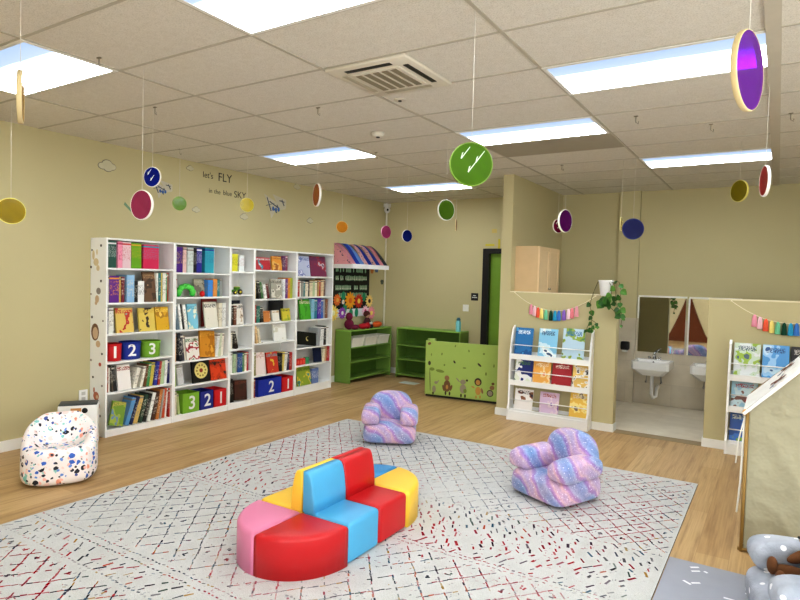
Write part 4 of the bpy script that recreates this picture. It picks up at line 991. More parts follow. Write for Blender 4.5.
# hanging plant
pc = on_y(605.5, 296, YP - .09)
r = thing('potted_plant', 'trailing ivy in a white pot hooked on low wall end', 'potted plant', (pc.x, pc.y, pc.z))
MB().lathe([(.045, 0), (.055, .01), (.078, .16), (.083, .165), (.083, .178), (.074, .178), (.07, .15)], pc, 24).build('pot', plain((236, 236, 236), .4), r)
MB().lathe([(.07, .15), (.0705, .155)], pc, 20).build('soil', plain((60, 44, 32), .9), r)
MB().box((pc.x - .02, YP - .018, pc.z + .05), (pc.x + .02, YP - .0002, pc.z + .165)).box((pc.x - .02, YP - .018, 1.5665), (pc.x + .02, YP + .06, 1.572)).build('hook', plain((220, 220, 220), .4), r)
t = MB(); lf = MB(); rnd = random.Random(5)
def leaf(c, s, mi):
    u = vec(rnd.uniform(-1, 1), rnd.uniform(-.6, .2), rnd.uniform(-1, -.2)).normalized(); n = vec(rnd.uniform(-.4, .4), -1, rnd.uniform(-.2, .6)).normalized(); w = u.cross(n).normalized(); n = w.cross(u)
    o = [(0, 0, 0), (.38, .12, .03), (.5, .38, .02), (.3, .75, 0), (0, 1.05, -.05), (-.3, .75, 0), (-.5, .38, .02), (-.38, .12, .03)]
    pts = [Vector(c) + w * a * s + u * b * s + n * d * s for a, b, d in o]; mid = Vector(c) + u * s * .5 - n * s * .06
    for i in range(8): lf.poly([mid, pts[i], pts[(i + 1) % 8]], mi, True)
def vine(pts, leaves, s):
    P = [on_y(x, y, YP - d) for x, y, d in pts]
    q = []
    for i in range(len(P) - 1):
        for k in range(4): q.append(P[i].lerp(P[i + 1], k / 4))
    q.append(P[-1]); t.tube(q, .0035, 5)
    for u in leaves[::2] + leaves[-1:]:
        v = u * (len(q) - 1); i = min(int(v), len(q) - 2); leaf(q[i].lerp(q[i + 1], v - i), s * rnd.uniform(.6, .95), rnd.randrange(3))
top = (604, 281.5, .09)
vine([top, (598, 282, .09), (594.5, 290, .06), (591, 300, .1), (590, 306, .15), (592, 315, .17), (591.5, 322, .18), (592, 329, .18)], [.5, .62, .64, .72, .74, .8, .86, .88, .94, .97, 1], .075)
vine([(592, 320, .18), (596, 323, .18), (598, 326, .17)], [.5, .9, 1], .055)
vine([(591.5, 322, .18), (588, 325, .19), (586.5, 330, .19)], [.9, 1], .06)
vine([top, (609, 281, .14), (612, 288, .16), (611, 296, .16), (607, 299, .17), (604, 303, .16)], [.55, .62, .7, .76, .82, .88, .94, 1], .1)
vine([top, (612, 280.5, .12), (619, 282, .1), (621, 290, .07), (620, 300, .06), (621, 310, .05)], [.3, .38, .46, .52, .6, .66, .72, .78, .85, .9, .96, 1], .085)
vine([(607, 299, .17), (610, 307, .12), (616, 313, .09), (621, 316, .08)], [.25, .5, .7, .85, .95], .085)
vine([top, (614, 283, .13), (616, 293, .12), (615, 302, .1), (619, 309, .07)], [.35, .5, .6, .7, .8, .9, 1], .085)
vine([(621, 310, .05), (622, 318, .04), (621, 325, .03)], [.5, .75, 1], .045)
vine([(604, 297, .17), (602, 301, .17)], [.3, .7, 1], .11)
t.build('stems', plain((88, 84, 44), .7), r)
lf.build('leaves', [plain((58, 112, 40), .45, var=.2), plain((88, 140, 52), .45, var=.2), plain((44, 88, 34), .45, var=.2)], r)

# wall cabinet on the stall side wall
xa, xb, ya, yb, za, zb = -2.82, -2.525, 7.185, 7.98, 1.50, 2.135
cb = on_x(516, 246, -2.8)
r = thing('wall_cabinet', 'light maple wall cabinet hanging above the stall partition', 'cabinet', (xa, (ya + yb) / 2, za))
MAPLE = plain((206, 178, 138), .5, var=.06); MAPLE2 = plain((224, 198, 158), .5, var=.06)
MB().box((xa, ya, za), (xb, yb, zb), 0, .002).build('carcass', MAPLE, r)
for k in (0, 1):
    a = ya + .004 + k * (yb - ya) / 2; b = ya - .004 + (k + 1) * (yb - ya) / 2
    d = MB().box((xb, a, za + .005), (xb + .012, b, zb - .005)).box((xb + .012, a, za + .005), (xb + .02, a + .05, zb - .005)).box((xb + .012, b - .05, za + .005), (xb + .02, b, zb - .005)).box((xb + .012, a + .05, zb - .06), (xb + .02, b - .05, zb - .005)).box((xb + .012, a + .05, za + .005), (xb + .02, b - .05, za + .06)).build('door', MAPLE2, r)
    MB().lathe([(.008, 0), (.012, .015)], (0, 0, 0), 12, M=Matrix.Translation((xb + .02, (b - .025 if k == 0 else a + .025), za + .1)) @ Matrix.Rotation(PI / 2, 4, 'Y')).build('knob', CHROME, d)

# ------------------------------------------------------------------ washbasin alcove
MIR = plain((210, 214, 214), .02, metal=1, var=0)
TR = plain((236, 234, 226), .35)
for (xa, xb, lab) in ((-1.66, -1.055, 'frameless wall mirror above the first washbasin'), (-1.005, -.40, 'wall mirror above the second washbasin, mostly hidden')):
    r = thing('mirror', lab, 'mirror', ((xa + xb) / 2, YA - .02, .74), 0, 'mirrors over the washbasins')
    MB().box((xa, YA - .024, .74), (xb, YA - .0155, 1.515)).build('glass', MIR, r)
    MB().box((xa - .012, YA - .03, 1.515), (xb + .012, YA - .0155, 1.54)).build('top_trim', TR, r)
    MB().box((xa - .02, YA - .03, 1.21 if xa < -1.5 else .74), (xa, YA - .0155, 1.515)).build('side_trim', TR, r)
PORC = plain((240, 240, 238), .15, var=.01)
for cx_, lab in ((-1.42, 'white wall-hung washbasin in full view under the mirror'), (-.69, 'second white washbasin half hidden by low wall')):
    z = .645; yb_ = YA - .0155
    r = thing('washbasin', lab, 'washbasin', (cx_, yb_ - .2, z), 0, 'wall-hung washbasins')
    t = MB(); w, d = .24, .43
    ring = lambda sx, yy0, yy1, zz, rr: [(cx_ + x, y, zz) for x, y in ((-sx, yy1), (sx, yy1), (sx, yy0 + rr), (sx - rr, yy0), (-sx + rr, yy0), (-sx, yy0 + rr))]
    y0_ = yb_ - d
    R = [ring(w * .62, yb_ - d * .72, yb_, z - .2, .05), ring(w * .82, yb_ - d * .88, yb_, z - .15, .05), ring(w, y0_ + .01, yb_, z - .105, .03), ring(w, y0_, yb_, z, .03),
         ring(w - .03, y0_ + .03, yb_ - .1, z, .05), ring(w - .06, y0_ + .07, yb_ - .13, z - .09, .05), ring(w * .3, y0_ + .14, yb_ - .2, z - .12, .03)]
    V = [[t.bm.verts.new(p) for p in q] for q in R]
    for a, b in zip(V, V[1:]):
        for i in range(6): f = t.bm.faces.new((a[i], a[(i + 1) % 6], b[(i + 1) % 6], b[i]))
    t.bm.faces.new(V[0][::-1]); t.bm.faces.new(V[-1])
    t.build('basin', PORC, r)
    MB().lathe([(.012, 0), (.012, .003)], (0, 0, 0), 14, M=Matrix.Translation((cx_, yb_ - .1335, z - .03)) @ Matrix.Rotation(PI / 2, 4, 'X')).build('overflow_hole', BLACK, r)
    f_ = MB().box((cx_ - .08, yb_ - .085, z), (cx_ + .08, yb_ - .035, z + .018), 0, .006).lathe([(.022, .015), (.018, .09), (.012, .11)], (cx_, yb_ - .06, z), 14).tube([(cx_, yb_ - .06, z + .07), (cx_, yb_ - .12, z + .085), (cx_, yb_ - .17, z + .06)], .011, 8).build('faucet', CHROME, r)
    MB().tube([(cx_, yb_ - .06, z + .105), (cx_ + .035, yb_ - .075, z + .135), (cx_ + .06, yb_ - .09, z + .14)], .008, 8).build('lever', CHROME, f_)
    for s_ in (-1, 1): MB().lathe([(.018, 0), (.022, .02), (.012, .03)], (cx_ + s_ * .07, yb_ - .06, z + .012), 12).build('handle', CHROME, f_)
    MB().tube([(cx_, yb_ - .2, z - .17), (cx_, yb_ - .2, z - .46), (cx_ + .02, yb_ - .18, z - .52), (cx_ + .05, yb_ - .14, z - .5), (cx_ + .05, yb_ - .1, z - .4), (cx_ + .05, yb_ - .0, z - .38)], .024, 10).build('drain_pipe', plain((226, 226, 222), .4), r)
    for s_ in (-1, 1):
        p_ = MB().tube([(cx_ + s_ * .1, yb_, z - .32), (cx_ + s_ * .1, yb_ - .06, z - .32), (cx_ + s_ * .09, yb_ - .07, z - .2), (cx_ + s_ * .06, yb_ - .07, z - .12)], .008, 8).build('supply_pipe', plain((150, 150, 146), .35), r)
        MB().ell((cx_ + s_ * .1, yb_ - .07, z - .32), (.016, .025, .016), nu=10, nv=8).build('valve', CHROME, p_)
# soap dispenser
yd = YA - .0846
r = thing('soap_dispenser', 'black soap dispenser on the tiled pilaster', 'soap dispenser', (-1.81, yd, .74))
MB().box((-1.865, yd - .09, .755), (-1.755, yd, .875), 0, .015).build('body', BLACK, r)
MB().box((-1.845, yd - .085, .725), (-1.775, yd - .02, .757), 0, .008).build('push_bar', plain((220, 220, 214), .4), r)

# ------------------------------------------------------------------ rug
def make_rug():
    x0, x1, y0, y1, h = -4.25, -.505, .6, 5.65, .008
    bm = bmesh.new(); cl = bm.loops.layers.color.new('Col'); rnd = random.Random(11)
    def face(pts, c, z):
        f = bm.faces.new([bm.verts.new((p[0], p[1], z)) for p in pts])
        for l in f.loops: l[cl] = c
    # base slab
    base = rgb((230, 230, 229)); edge = rgb((120, 116, 112))
    def slab(a0, b0, a1, b1, zz0, zz1, c):
        vs = [bm.verts.new(p) for p in ((a0, b0, zz0), (a1, b0, zz0), (a1, b1, zz0), (a0, b1, zz0), (a0, b0, zz1), (a1, b0, zz1), (a1, b1, zz1), (a0, b1, zz1))]
        for k, q in enumerate(((0, 3, 2, 1), (4, 5, 6, 7), (0, 1, 5, 4), (1, 2, 6, 5), (2, 3, 7, 6), (3, 0, 4, 7))):
            f = bm.faces.new([vs[i] for i in q])
            for l in f.loops: l[cl] = c if k == 1 else edge
    slab(x0, y0, x1, y1, 0, h, base)
    z = h + .0006
    pal = [(38, 34, 62), (28, 48, 96), (196, 26, 92), (214, 52, 84), (54, 74, 116), (52, 128, 160), (222, 130, 84), (210, 176, 84), (110, 108, 118), (98, 40, 96), (104, 132, 122), (140, 138, 146)]
    def pick(x, y, sat=1):
        n = noise.noise((x * 1.1, y * .9, 3.3)) + .25 * noise.noise((x * 4, y * 4, 1.2))
        if n > .22: c = rnd.choice(pal[2:4] + pal[9:10] + pal[2:4])
        elif n < -.22: c = rnd.choice(pal[0:2] + pal[4:6])
        else: c = rnd.choice(pal)
        c = rgb(c); k = rnd.uniform(.0, .45) + (1 - sat) * .8
        k = min(.9, k + .55 * max(0, noise.noise((x * .9, y * .8, 21.5)) + .05))
        return tuple(a * (1 - k) + b * k for a, b in zip(c[:3], base[:3])) + (1,)
    def dash(cx, cy, ang, ln, wd, c):
        ca, sa = math.cos(ang), math.sin(ang)
        pts = []
        for u, v in ((-ln / 2, -wd / 2), (ln / 2, -wd / 2 * rnd.uniform(.4, 1.2)), (ln / 2, wd / 2), (-ln / 2, wd / 2 * rnd.uniform(.4, 1.2))):
            pts.append((cx + u * ca - v * sa, cy + u * sa + v * ca))
        if all(x0 + .01 < p[0] < x1 - .01 and y0 + .01 < p[1] < y1 - .01 for p in pts): face(pts, c, z)
    def lattice(ya, yb, sp, sat):
        # diamonds: two families of broken diagonal lines, with small eyes in some of the cells
        sl = math.atan2(1.0, .82); st = .026
        for fam in (1, -1):
            k = -40
            while k < 60:
                off = x0 + k * sp
                n = int((yb - ya) / st)
                for i in range(n):
                    y = ya + i * st; x = off + fam * (y - ya) * .82 + .012 * noise.noise((k * 3.1, y * 9, fam * 4.0))
                    if not (x0 < x < x1): continue
                    dens = .86 + .5 * noise.noise((x * 2.1, y * 2.3, 7.7 + fam))
                    if rnd.random() < dens * (.8 + .3 * sat):
                        dash(x + rnd.uniform(-.004, .004), y, (PI / 2 - math.atan(.82)) if fam == 1 else PI / 2 + math.atan(.82), st * 1.25, rnd.uniform(.006, .0125) * (1.25 if sat > .8 else 1), pick(x, y, sat))
                k += 1
        y = ya + sp * .61; row = 0
        while y < yb:
            x = x0 + (row % 2) * sp / 2
            while x < x1:
                if noise.noise((x * 1.7, y * 1.7, 5)) > -.05 and rnd.random() < .8 * sat:
                    for d in range(3): dash(x + rnd.uniform(-.014, .014), y + rnd.uniform(-.014, .014), rnd.uniform(0, PI), rnd.uniform(.015, .035), .013, pick(x, y, sat))
                x += sp
            y += sp * .61; row += 1
    def dashes(ya, yb, sp, sat, ang=PI / 2 - .5):
        y = ya; row = 0
        while y < yb:
            x = x0 + .05
            while x < x1:
                if rnd.random() < .78 and noise.noise((x * 1.2, y * 2, 9)) > -.42:
                    a = ang if noise.noise((x * .6, row * .05, 2)) > 0 else -ang
                    dash(x + rnd.uniform(-.012, .012), y + rnd.uniform(-.008, .008), a + rnd.uniform(-.25, .25), rnd.uniform(.03, .07), rnd.uniform(.009, .018), pick(x, y, sat))
                x += sp * rnd.uniform(.9, 1.1)
            y += .056; row += 1
    def chain(y, sat=.7):
        x = x0 + .03
        while x < x1:
            dash(x, y + rnd.uniform(-.006, .006), rnd.uniform(-.5, .5), .02, .01, pick(x, y, sat)); x += rnd.uniform(.025, .045)
    lattice(4.02, 5.62, .15, .74)
    dashes(3.30, 3.98, .088, .92); chain(3.28); chain(3.99, .5)
    lattice(2.22, 3.22, .165, .74); chain(3.24, .5); chain(2.16); chain(2.10, .9)
    dashes(1.93, 2.08, .1, .95); chain(1.9, .5)
    lattice(.9, 1.88, .165, 1.0); dashes(.65, .88, .1, .9)
    for i in range(3800):   # stray flecks in the pile
        x, y = rnd.uniform(x0, x1), rnd.uniform(y0, y1)
        dash(x, y, rnd.uniform(0, PI), rnd.uniform(.008, .022), rnd.uniform(.004, .008), pick(x, y, .5))
    me = bpy.data.meshes.new('rug'); bm.to_mesh(me); bm.free()
    me.materials.append(vcol_mat('rug_pile')); o = bpy.data.objects.new('rug', me); C.objects.link(o)
    o.location = (0, 0, 0.0005)
    tag(o, 'large off-white rug with multicoloured broken diamond pattern', 'rug')
make_rug()
# grey mat
t = MB(); t.box((-.500, 1.2, .0004), (1.4, 4.03, .0065), 0, .002); rnd = random.Random(4)
for i in range(110):
    x, y = rnd.uniform(-.46, 1.3), rnd.uniform(1.3, 3.98); a = rnd.choice((0, 0, .6, -.6)); l = rnd.choice((.012, .018, .026))
    ca, sa = math.cos(a), math.sin(a)
    t.poly([(x + u * ca - v * sa, y + u * sa + v * ca, .0071) for u, v in ((-l, -.008), (l, -.008), (l, .008), (-l, .008))], 1)
t.build('floor_mat', [plain((158, 161, 171), .8), plain((232, 233, 236), .8)], label='grey play mat with white dashes beside the rug', cat='mat')

# ------------------------------------------------------------------ modular foam sofa
SX, HZ = -2.415, .252
RZ = .0092
def foam(c): 
    t = NT('foam_vinyl'); b = rgb(c)
    f = t.noise(t.coord(), 5, 3)
    t.col(t.mix(f, tuple(v * .93 for v in b[:3]) + (1,), tuple(min(1, v * 1.05) for v in b[:3]) + (1,))); t.rough(.42); t.bump(t.noise(t.coord(), 300, 2), .08, .002); return t.m
FR, FB, FY, FP = foam((192, 24, 30)), foam((82, 168, 210)), foam((242, 200, 66)), foam((220, 132, 166))
FBD = foam((52, 140, 196))
def quarter(sx, sy, mat, lab):
    yc = 2.765 if sy < 0 else 3.425
    n = 18; rx, ry = .36, (.395 if sy < 0 else .44)
    t = bmesh.new(); out = [(.002, .002)] + [(.002 + rx * math.sin(PI / 2 * i / n), .002 + ry * math.cos(PI / 2 * i / n)) for i in range(n + 1)]
    lo = [t.verts.new((SX + sx * a, yc + sy * b, RZ)) for a, b in out]; hi = [t.verts.new((SX + sx * a, yc + sy * b, HZ)) for a, b in out]
    top = t.faces.new(hi); t.faces.new(lo[::-1])
    m_ = len(out)
    for i in range(m_): t.faces.new((lo[i], lo[(i + 1) % m_], hi[(i + 1) % m_], hi[i]))
    bmesh.ops.recalc_face_normals(t, faces=t.faces[:])
    es = [e for e in t.edges if all(v.co.z > HZ - 1e-4 for v in e.verts)]
    bmesh.ops.bevel(t, geom=es, offset=.028, segments=4, affect='EDGES', profile=.5)
    b = MB(); b.merge(t, 0, None, True); o = b.build('foam_seat', mat, label=lab, cat='foam seat', group='modular foam sofa pieces')
quarter(-1, -1, FP, 'pink rounded corner foam seat at the near left end')
quarter(1, -1, FR, 'red rounded corner foam seat at the near end, facing camera')
quarter(1, 1, FY, 'yellow rounded corner foam seat at the far right end')
quarter(-1, 1, FBD, 'blue rounded corner foam seat mostly behind the red backrest')
def bench(sx, y0, y1, mat, lab):
    r = thing('foam_seat', lab, 'foam seat', (SX + sx * .18, (y0 + y1) / 2, RZ), 0, 'modular foam sofa pieces')
    MB().box((SX + sx * .003, y0 + .0015, RZ), (SX + sx * .36, y1 - .0015, HZ), 0, .026, seg=4).build('seat', mat, r)
    t = bmesh.new()
    pts = [(.0025, HZ - .01), (.095, HZ - .01), (.092, HZ + .07), (.08, HZ + .16), (.066, HZ + .215), (.052, HZ + .238), (.036, HZ + .245), (.0025, HZ + .245)]
    a = [t.verts.new((SX + sx * u, y0 + .0015, v)) for u, v in pts]; b = [t.verts.new((SX + sx * u, y1 - .0015, v)) for u, v in pts]
    n = len(pts); t.faces.new(a); t.faces.new(b[::-1])
    for i in range(n): t.faces.new((a[i], b[i], b[(i + 1) % n], a[(i + 1) % n]))
    bmesh.ops.recalc_face_normals(t, faces=t.faces[:])
    bmesh.ops.bevel(t, geom=[e for e in t.edges if abs(e.verts[0].co.y - e.verts[1].co.y) < 1e-5], offset=.012, segments=3, affect='EDGES', profile=.5)
    q = MB(); q.merge(t, 0, None, True); q.build('backrest', mat, r)
bench(1, 2.765, 3.095, FB, 'light blue foam seat with backrest, next to red corner seat')
bench(1, 3.095, 3.425, FR, 'red foam seat with tall backrest, right of the blue seat')
bench(-1, 2.765, 3.095, FY, 'yellow foam seat with backrest, back-to-back with the blue one')
bench(-1, 3.095, 3.425, FR, 'red foam seat hidden back-to-back behind the red one')

# ------------------------------------------------------------------ plush chairs
def plush(loc, rz, mat, lab, w=.54, d=.50, h=.49, name='plush_chair', group='plush kids armchairs'):
    r = thing(name, lab, 'kids armchair', loc, rz, group)
    wob = lambda s: (lambda p: p * (1 + .03 * noise.noise(p * 7 + vec(s, s, s))))
    MB().ell((0, -.01, .1), (w / 2, d / 2 + .01, .1), e=.42, e2=.36, nu=40, nv=18, fn=wob(1)).build('seat', mat, r, local=True)
    def bk(p):
        k = 1 - .10 * max(0, p.z) / .2; q = vec(p.x * k, p.y + .05 * p.z, p.z); return q * (1 + .03 * noise.noise(q * 6))
    MB().ell((0, d * .33, h * .60), (w * .44, .11, h * .40), e=.7, e2=.75, nu=36, nv=20, fn=bk).build('backrest', mat, r, local=True)
    for s in (-1, 1):
        MB().ell((0, 0, 0), (.094, d * .45, .094), e=.72, e2=.3, nu=32, nv=18, fn=wob(3 + s), M=Matrix.Translation((s * (w / 2 - .075), -.025, .265))).build('armrest', mat, r, local=True)
    return r
GM = galaxy_mat()
plush((-3.36, 5.21, .0135), .535, GM, 'galaxy-print plush kids chair near the rug corner, facing camera', h=.475)
plush((-1.415, 4.645, .0135), -.42, GM, 'galaxy-print plush kids chair turned left, before the book rack', w=.55, d=.52, h=.5)
SM = star_mat()
plush((.25, 3.56, .0095), -1.35, SM, 'grey star-print plush kids chair holding a teddy bear', w=.62, d=.56, h=.5)
# teddy bear
r = thing('teddy_bear', 'brown teddy bear in a blue and red top on grey chair', 'teddy bear', (.215, 3.555, .224), -1.35)
BR = plain((110, 70, 40), .95, var=.25)
def fuzz(p): return p * (1 + .05 * noise.noise(p * 30))
MB().ell((0, .03, .09), (.075, .065, .1), fn=fuzz).build('body', BR, r, local=True)
MB().ell((0, .03, .10), (.08, .07, .085), 0).ell((.0, -.025, .13), (.04, .018, .025), 1, nu=14, nv=8).ell((-.07, .02, .15), (.035, .04, .035), 2, nu=14, nv=8).ell((.07, .02, .15), (.035, .04, .035), 2, nu=14, nv=8).build('shirt', [plain((36, 70, 160), .9), plain((226, 226, 230), .9), plain((180, 34, 56), .9)], r, local=True)
MB().ell((0, .02, .25), (.075, .07, .07), fn=fuzz).build('head', BR, r, local=True)
MB().ell((0, -.045, .235), (.035, .03, .028)).build('muzzle', plain((176, 130, 86), .95, var=.2), r, local=True)
for s in (-1, 1):
    MB().ell((s * .06, .03, .31), (.03, .015, .03), nu=14, nv=8).build('ear', BR, r, local=True)
    MB().ell((s * .028, -.043, .27), (.008, .008, .009), nu=8, nv=6).build('eye', BLACK, r, local=True)
    MB().ell((0, 0, 0), (.035, .085, .035), fn=fuzz, M=Matrix.Translation((s * .06, -.09, .035)) @ Matrix.Rotation(s * .25, 4, 'Z')).ell((s * .08, -.165, .05), (.035, .025, .045)).build('leg', BR, r, local=True)
    MB().ell((0, 0, 0), (.028, .07, .028), fn=fuzz, M=Matrix.Translation((s * .1, -.035, .11)) @ Matrix.Rotation(.5, 4, 'X')).build('arm', BR, r, local=True)
MB().ell((0, -.075, .243), (.01, .008, .007), nu=8, nv=6).build('nose', BLACK, r, local=True)

# terrazzo bean bag chair
def bean():
    r = thing('bean_bag_chair', 'white terrazzo-print bean bag chair by the left wall', 'kids armchair', (-4.87, 2.62, .0005), 1.02)
    # one continuous surface: a rounded block whose rear two thirds rise into a wrap-around back
    t = bmesh.new(); nu, nv_ = 56, 30; rings = []
    sg = lambda v, p: math.copysign(abs(v) ** p, v)
    for j in range(nv_ + 1):
        ph = -PI / 2 + PI * j / nv_; row = []
        for i in range(nu):
            th = 2 * PI * i / nu
            x = .275 * sg(math.cos(ph), .38) * sg(math.cos(th), .72); y = .275 * sg(math.cos(ph), .38) * sg(math.sin(th), .72); z = .155 + .155 * sg(math.sin(ph), .38)
            rr = math.hypot(x, y) / .3; b = math.sin(th)      # b = 1 at the rear
            if z > .16:
                up = max(0, min(1, (b + .62) / 1.0)); up = up * up * (3 - 2 * up)
                rim = max(0, min(1, (rr - .42) / .4)); rim = rim * rim * (3 - 2 * rim)
                z += (z - .16) / .15 * (.215 * up * rim * (1 - .38 * abs(math.cos(th)) ** 2) - .04 * (1 - rim))
                y += .05 * up * rim * (z - .3) / .2 if b > 0 else 0
            k = 1 + .03 * noise.noise((x * 6, y * 6, z * 6)); row.append(t.verts.new((x * k, y * k, z)))
        rings.append(row)
    for a, b in zip(rings, rings[1:]):
        for i in range(nu): t.faces.new((a[i], a[(i + 1) % nu], b[(i + 1) % nu], b[i]))
    bmesh.ops.remove_doubles(t, verts=t.verts[:], dist=1e-4)
    mz = min(v.co.z for v in t.verts)
    for v in t.verts: v.co.z -= mz
    q = MB(); q.merge(t, 0, None, True); q.build('cushion', terrazzo_mat(), r, local=True)
    MB().tube([(-.07, .285, .38), (-.04, .32, .41), (.04, .32, .41), (.07, .285, .38)], .012, 8).build('carry_loop', plain((236, 226, 220), .8), r, local=True)
bean()
# air purifier behind it
r = thing('air_purifier', 'white boxy heater with dark top behind the bean bag', 'heater', (-5.66, 3.22, .0), .95)
MB().box((-.17, -.1, .0), (.17, .1, .40), 0, .012).build('housing', WHITE, r, local=True)
MB().box((-.165, -.095, .40), (.165, .095, .412), 0, .006).build('top_grille', plain((70, 76, 80), .5), r, local=True)
MB().box((-.06, -.104, .325), (.03, -.099, .375)).build('control_panel', plain((206, 150, 90), .4), r, local=True)
MB().lathe([(.026, 0), (.024, .012)], (0, 0, 0), 18, M=Matrix.Translation((.06, -.1, .35)) @ Matrix.Rotation(PI / 2, 4, 'X')).build('knob', BLACK, r, local=True)
y, z = wl(83, 396); MB().box((XW, y - .045, z - .065), (XW + .008, y + .045, z + .065), 0, .003).box((XW + .008, y - .02, z + .01), (XW + .0095, y + .02, z + .045), 1).box((XW + .008, y - .02, z - .045), (XW + .0095, y + .02, z - .01), 1).build('wall_outlet', [WHITE, plain((200, 200, 196))], label='white wall outlet beside the stickered bookcase', cat='outlet')

# ------------------------------------------------------------------ play tent
tx0, tx1, ty0, ty1, ez, rz_ = -.13, .87, 4.40, 5.12, .915, 1.435
TXM = (tx0 + tx1) / 2
r = thing('play_tent', 'canvas house-shaped play tent with white bird-print roof', 'play tent', (TXM, (ty0 + ty1) / 2, 0))
POLE = plain((156, 124, 68), .5, var=.12)
for x, y in ((tx0, ty0), (tx1, ty0), (tx0, ty1), (tx1, ty1)):
    MB().tube([(x, y, .0), (x, y, ez)], .011, 10).build('pole', POLE, r)
for y in (ty0, ty1):
    MB().tube([(tx0, y, ez), (TXM, y, rz_ - .01)], .009, 8).build('rafter', POLE, r); MB().tube([(tx1, y, ez), (TXM, y, rz_ - .01)], .009, 8).build('rafter', POLE, r)
    MB().tube([(tx0 - .02, y, .015), (tx1, y, .015)], .011, 8).build('base_bar', POLE, r)
for x in (tx0, tx1): MB().tube([(x, ty0, .015), (x, ty1, .015)], .011, 8).build('base_bar', POLE, r)
def sheet(name, corners, nx, ny, mat, amp, nrm, lab=None, tri=None):
    c = [Vector(p) for p in corners]; t = MB(); g = []
    for j in range(ny + 1):
        row = []
        for i in range(nx + 1):
            u, v = i / nx, j / ny
            p = c[0].lerp(c[1], u).lerp(c[3].lerp(c[2], u), v)
            w = noise.noise(p * 2.6) * .8 - 1.1 * abs(noise.noise(vec(p.x * 4.5 + p.z * 1.3, p.y * 4, p.z * 1.4 - p.x))) ** .6 - .5 * abs(noise.noise(vec(p.x * 3 - p.z * 3.5, p.y * 3, p.z * 4.5 + 7))) ** .6
            e = min(1, 6 * min(u, 1 - u) + .15) 
            row.append(t.bm.verts.new(p + Vector(nrm) * amp * w * e))
        g.append(row)
    for j in range(ny):
        for i in range(nx): f = t.bm.faces.new((g[j][i], g[j][i + 1], g[j + 1][i + 1], g[j + 1][i])); f.smooth = True
    return t.build(name, mat, r, lab)
CV = canvas_mat((172, 166, 142), 'khaki_canvas'); CVW = canvas_mat((232, 230, 224), 'white_canvas')
yf = ty0 + .012
sheet('front_panel', [(tx0 + .012, yf, .02), (tx1 - .012, yf, .02), (tx1 - .012, yf, ez - .01), (tx0 + .012, yf, ez - .01)], 70, 66, CV, .022, (0, -1, 0))
MB().poly([(tx0 + .01, yf, ez - .01), (tx1 - .01, yf, ez - .01), (TXM, yf, rz_ - .02)]); 
sheet('gable_panel', [(tx0 + .012, yf, ez - .012), (tx1 - .012, yf, ez - .012), (TXM + .01, yf, rz_ - .02), (TXM - .01, yf, rz_ - .02)], 30, 20, CV, .004, (0, -1, 0))
sheet('rear_panel', [(tx0 + .012, ty1 - .012, .02), (tx1 - .012, ty1 - .012, .02), (tx1 - .012, ty1 - .012, ez), (tx0 + .012, ty1 - .012, ez)], 10, 10, CV, .003, (0, 1, 0))
sheet('side_panel', [(tx0 + .006, ty0 + .012, .02), (tx0 + .006, ty1 - .012, .02), (tx0 + .006, ty1 - .012, ez), (tx0 + .006, ty0 + .012, ez)], 14, 14, CVW, .004, (-1, 0, 0))
sheet('side_panel', [(tx1 - .006, ty0 + .012, .02), (tx1 - .006, ty1 - .012, .02), (tx1 - .006, ty1 - .012, ez), (tx1 - .006, ty0 + .012, ez)], 10, 10, CVW, .004, (1, 0, 0))
def rp(u, v, o=0):   # left roof slope: u 0..1 up the slope, v 0..1 from front to rear
    n = vec(-(rz_ - ez), 0, TXM - tx0).normalized()
    return vec(tx0 - .02 + (TXM - tx0 + .02) * u, ty0 - .015 + (ty1 - ty0 + .03) * v, ez - .03 + (rz_ - ez + .035) * u) + n * (o + .01)
rf = sheet('roof', [rp(0, 0), rp(1, 0), rp(1, 1), rp(0, 1)], 20, 12, CVW, .002, (-.7, 0, .7), 'white roof panel with brown birds')
sheet('roof', [(tx1 + .02, ty0 - .015, ez - .02), (TXM, ty0 - .015, rz_ + .012), (TXM, ty1 + .015, rz_ + .012), (tx1 + .02, ty1 + .015, ez - .02)], 20, 12, CVW, .002, (.7, 0, .7))
sheet('hem', [rp(0, -.004, .004), rp(1, -.004, .004), rp(1, -.004, -.016), rp(0, -.004, -.016)], 20, 2, CVW, .001, (0, -1, 0))
bd = [plain((120, 82, 66), .8), plain((60, 70, 110), .8)]
def bird(u, v, s, rot):
    t = MB(); f = lambda a, b: rp(u + s * (a * math.cos(rot) - b * math.sin(rot)), v + s * 1.1 * (a * math.sin(rot) + b * math.cos(rot)), .0055)
    up = (vec(-(rz_ - ez), 0, TXM - tx0).normalized()) * .002
    for pts, mi in (([(-.5, 0), (-.2, .08), (.2, .05), (.5, -.02), (.2, -.08), (-.2, -.06)], 0), ([(-.1, .05), (.05, .5), (.3, .55), (.15, .05)], 0), ([(-.1, -.05), (-.2, -.45), (0, -.5), (.15, -.05)], 0), ([(.45, -.03), (.7, .0), (.5, .04)], 1), ([(-.5, .0), (-.75, .12), (-.72, -.08)], 1)):
        t.prism(pts, f, up, mi)
    t.build('bird_print', bd, rf)
bird(.36, .30, .19, 1.1); bird(.46, .72, .19, .9); bird(.75, .35, .19, 1.0); bird(.7, .8, .16, .5)
MB().tube([(tx0 - .012, ty0 + .03, .88), (tx0 - .018, ty0 + .02, .7), (tx0 - .022, ty0 + .02, .45), (tx0 - .036, ty0 + .02, .24)], [.009, .008, .007, .006], 6).tube([(tx0 - .012, ty0 + .05, .88), (tx0 - .045, ty0 + .06, .7), (tx0 - .055, ty0 + .05, .55)], .005, 6).build('tie_cord', plain((240, 238, 230), .8), r)
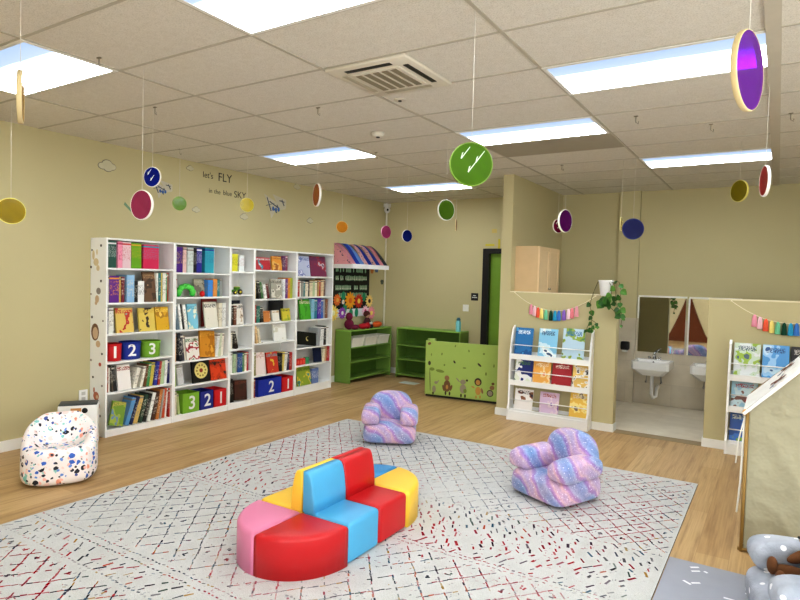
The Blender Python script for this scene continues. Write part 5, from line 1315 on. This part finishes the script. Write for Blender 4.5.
MB().ell((tx0 - .012, ty0 + .01, ez - .02), (.018, .018, .022), nu=14, nv=8).build('corner_joint', plain((214, 160, 80), .5), r)

# ------------------------------------------------------------------ far end of the room behind the camera (seen in the mirrors)
def mir(px, py, Y): return on_y(px, py, 2 * (YA - .024) - Y)
YQ = -1.5
a, b = mir(662, 335, YQ), mir(712, 335, YQ)
r = thing('curtained_booth', 'cream curtained play booth with brown interior, mirrored above the basin', 'play booth', ((a.x + b.x) / 2, YQ, 0))
bx0, bx1 = min(a.x, b.x), max(a.x, b.x)
MB().box((bx0, YQ - .3, 0), (bx1, YQ - .27, 1.8)).build('inner_panel', plain((120, 62, 30), .8), r)
am = mir(686, 300, YQ).x
for s, e in ((bx0, 1), (bx1, -1)):
    t = MB()
    for k in range(8):
        z0_, z1_ = 1.8 * k / 8, 1.8 * (k + 1) / 8
        f = lambda z: s + e * ((bx1 - bx0) * (.03 + .45 * min(1, z / 1.45) ** .8))
        t.poly([(s, YQ - .2, z0_), (f(z0_), YQ - .22, z0_), (f(z1_), YQ - .22, z1_), (s, YQ - .2, z1_)])
    t.build('drape', plain((224, 210, 170), .8), r)

# ------------------------------------------------------------------ light
def area(loc, rot, sx, sy, power, col):
    l = bpy.data.lights.new('fill_light', 'AREA'); l.shape = 'RECTANGLE'; l.size = sx; l.size_y = sy; l.energy = power; l.color = col
    o = bpy.data.objects.new('fill_light', l); C.objects.link(o); o.location = loc; o.rotation_euler = rot; return o
# added bluish fill lamps, no real windows, behind the camera and on the right
area((1.0, YR + .05, 1.5), (PI / 2, 0, 0), 3.2, 2.2, 150, (.86, .94, 1.0))
area((XR - .05, 1.0, 1.5), (PI / 2, 0, PI / 2), 4.5, 2.0, 120, (.86, .94, 1.0))
w = bpy.data.worlds.new('world'); bpy.context.scene.world = w; w.use_nodes = True
w.node_tree.nodes['Background'].inputs[0].default_value = (.9, .95, 1, 1); w.node_tree.nodes['Background'].inputs[1].default_value = .3
sc = bpy.context.scene
sc.view_settings.view_transform = 'Standard'; sc.view_settings.look = 'None'; sc.view_settings.exposure = 0.47; sc.view_settings.gamma = 0.88
sc.cycles.use_denoising = True
sc.cycles.max_bounces = 8; sc.cycles.diffuse_bounces = 5; sc.cycles.glossy_bounces = 4; sc.cycles.transparent_max_bounces = 12
sc.cycles.sample_clamp_indirect = 6.0
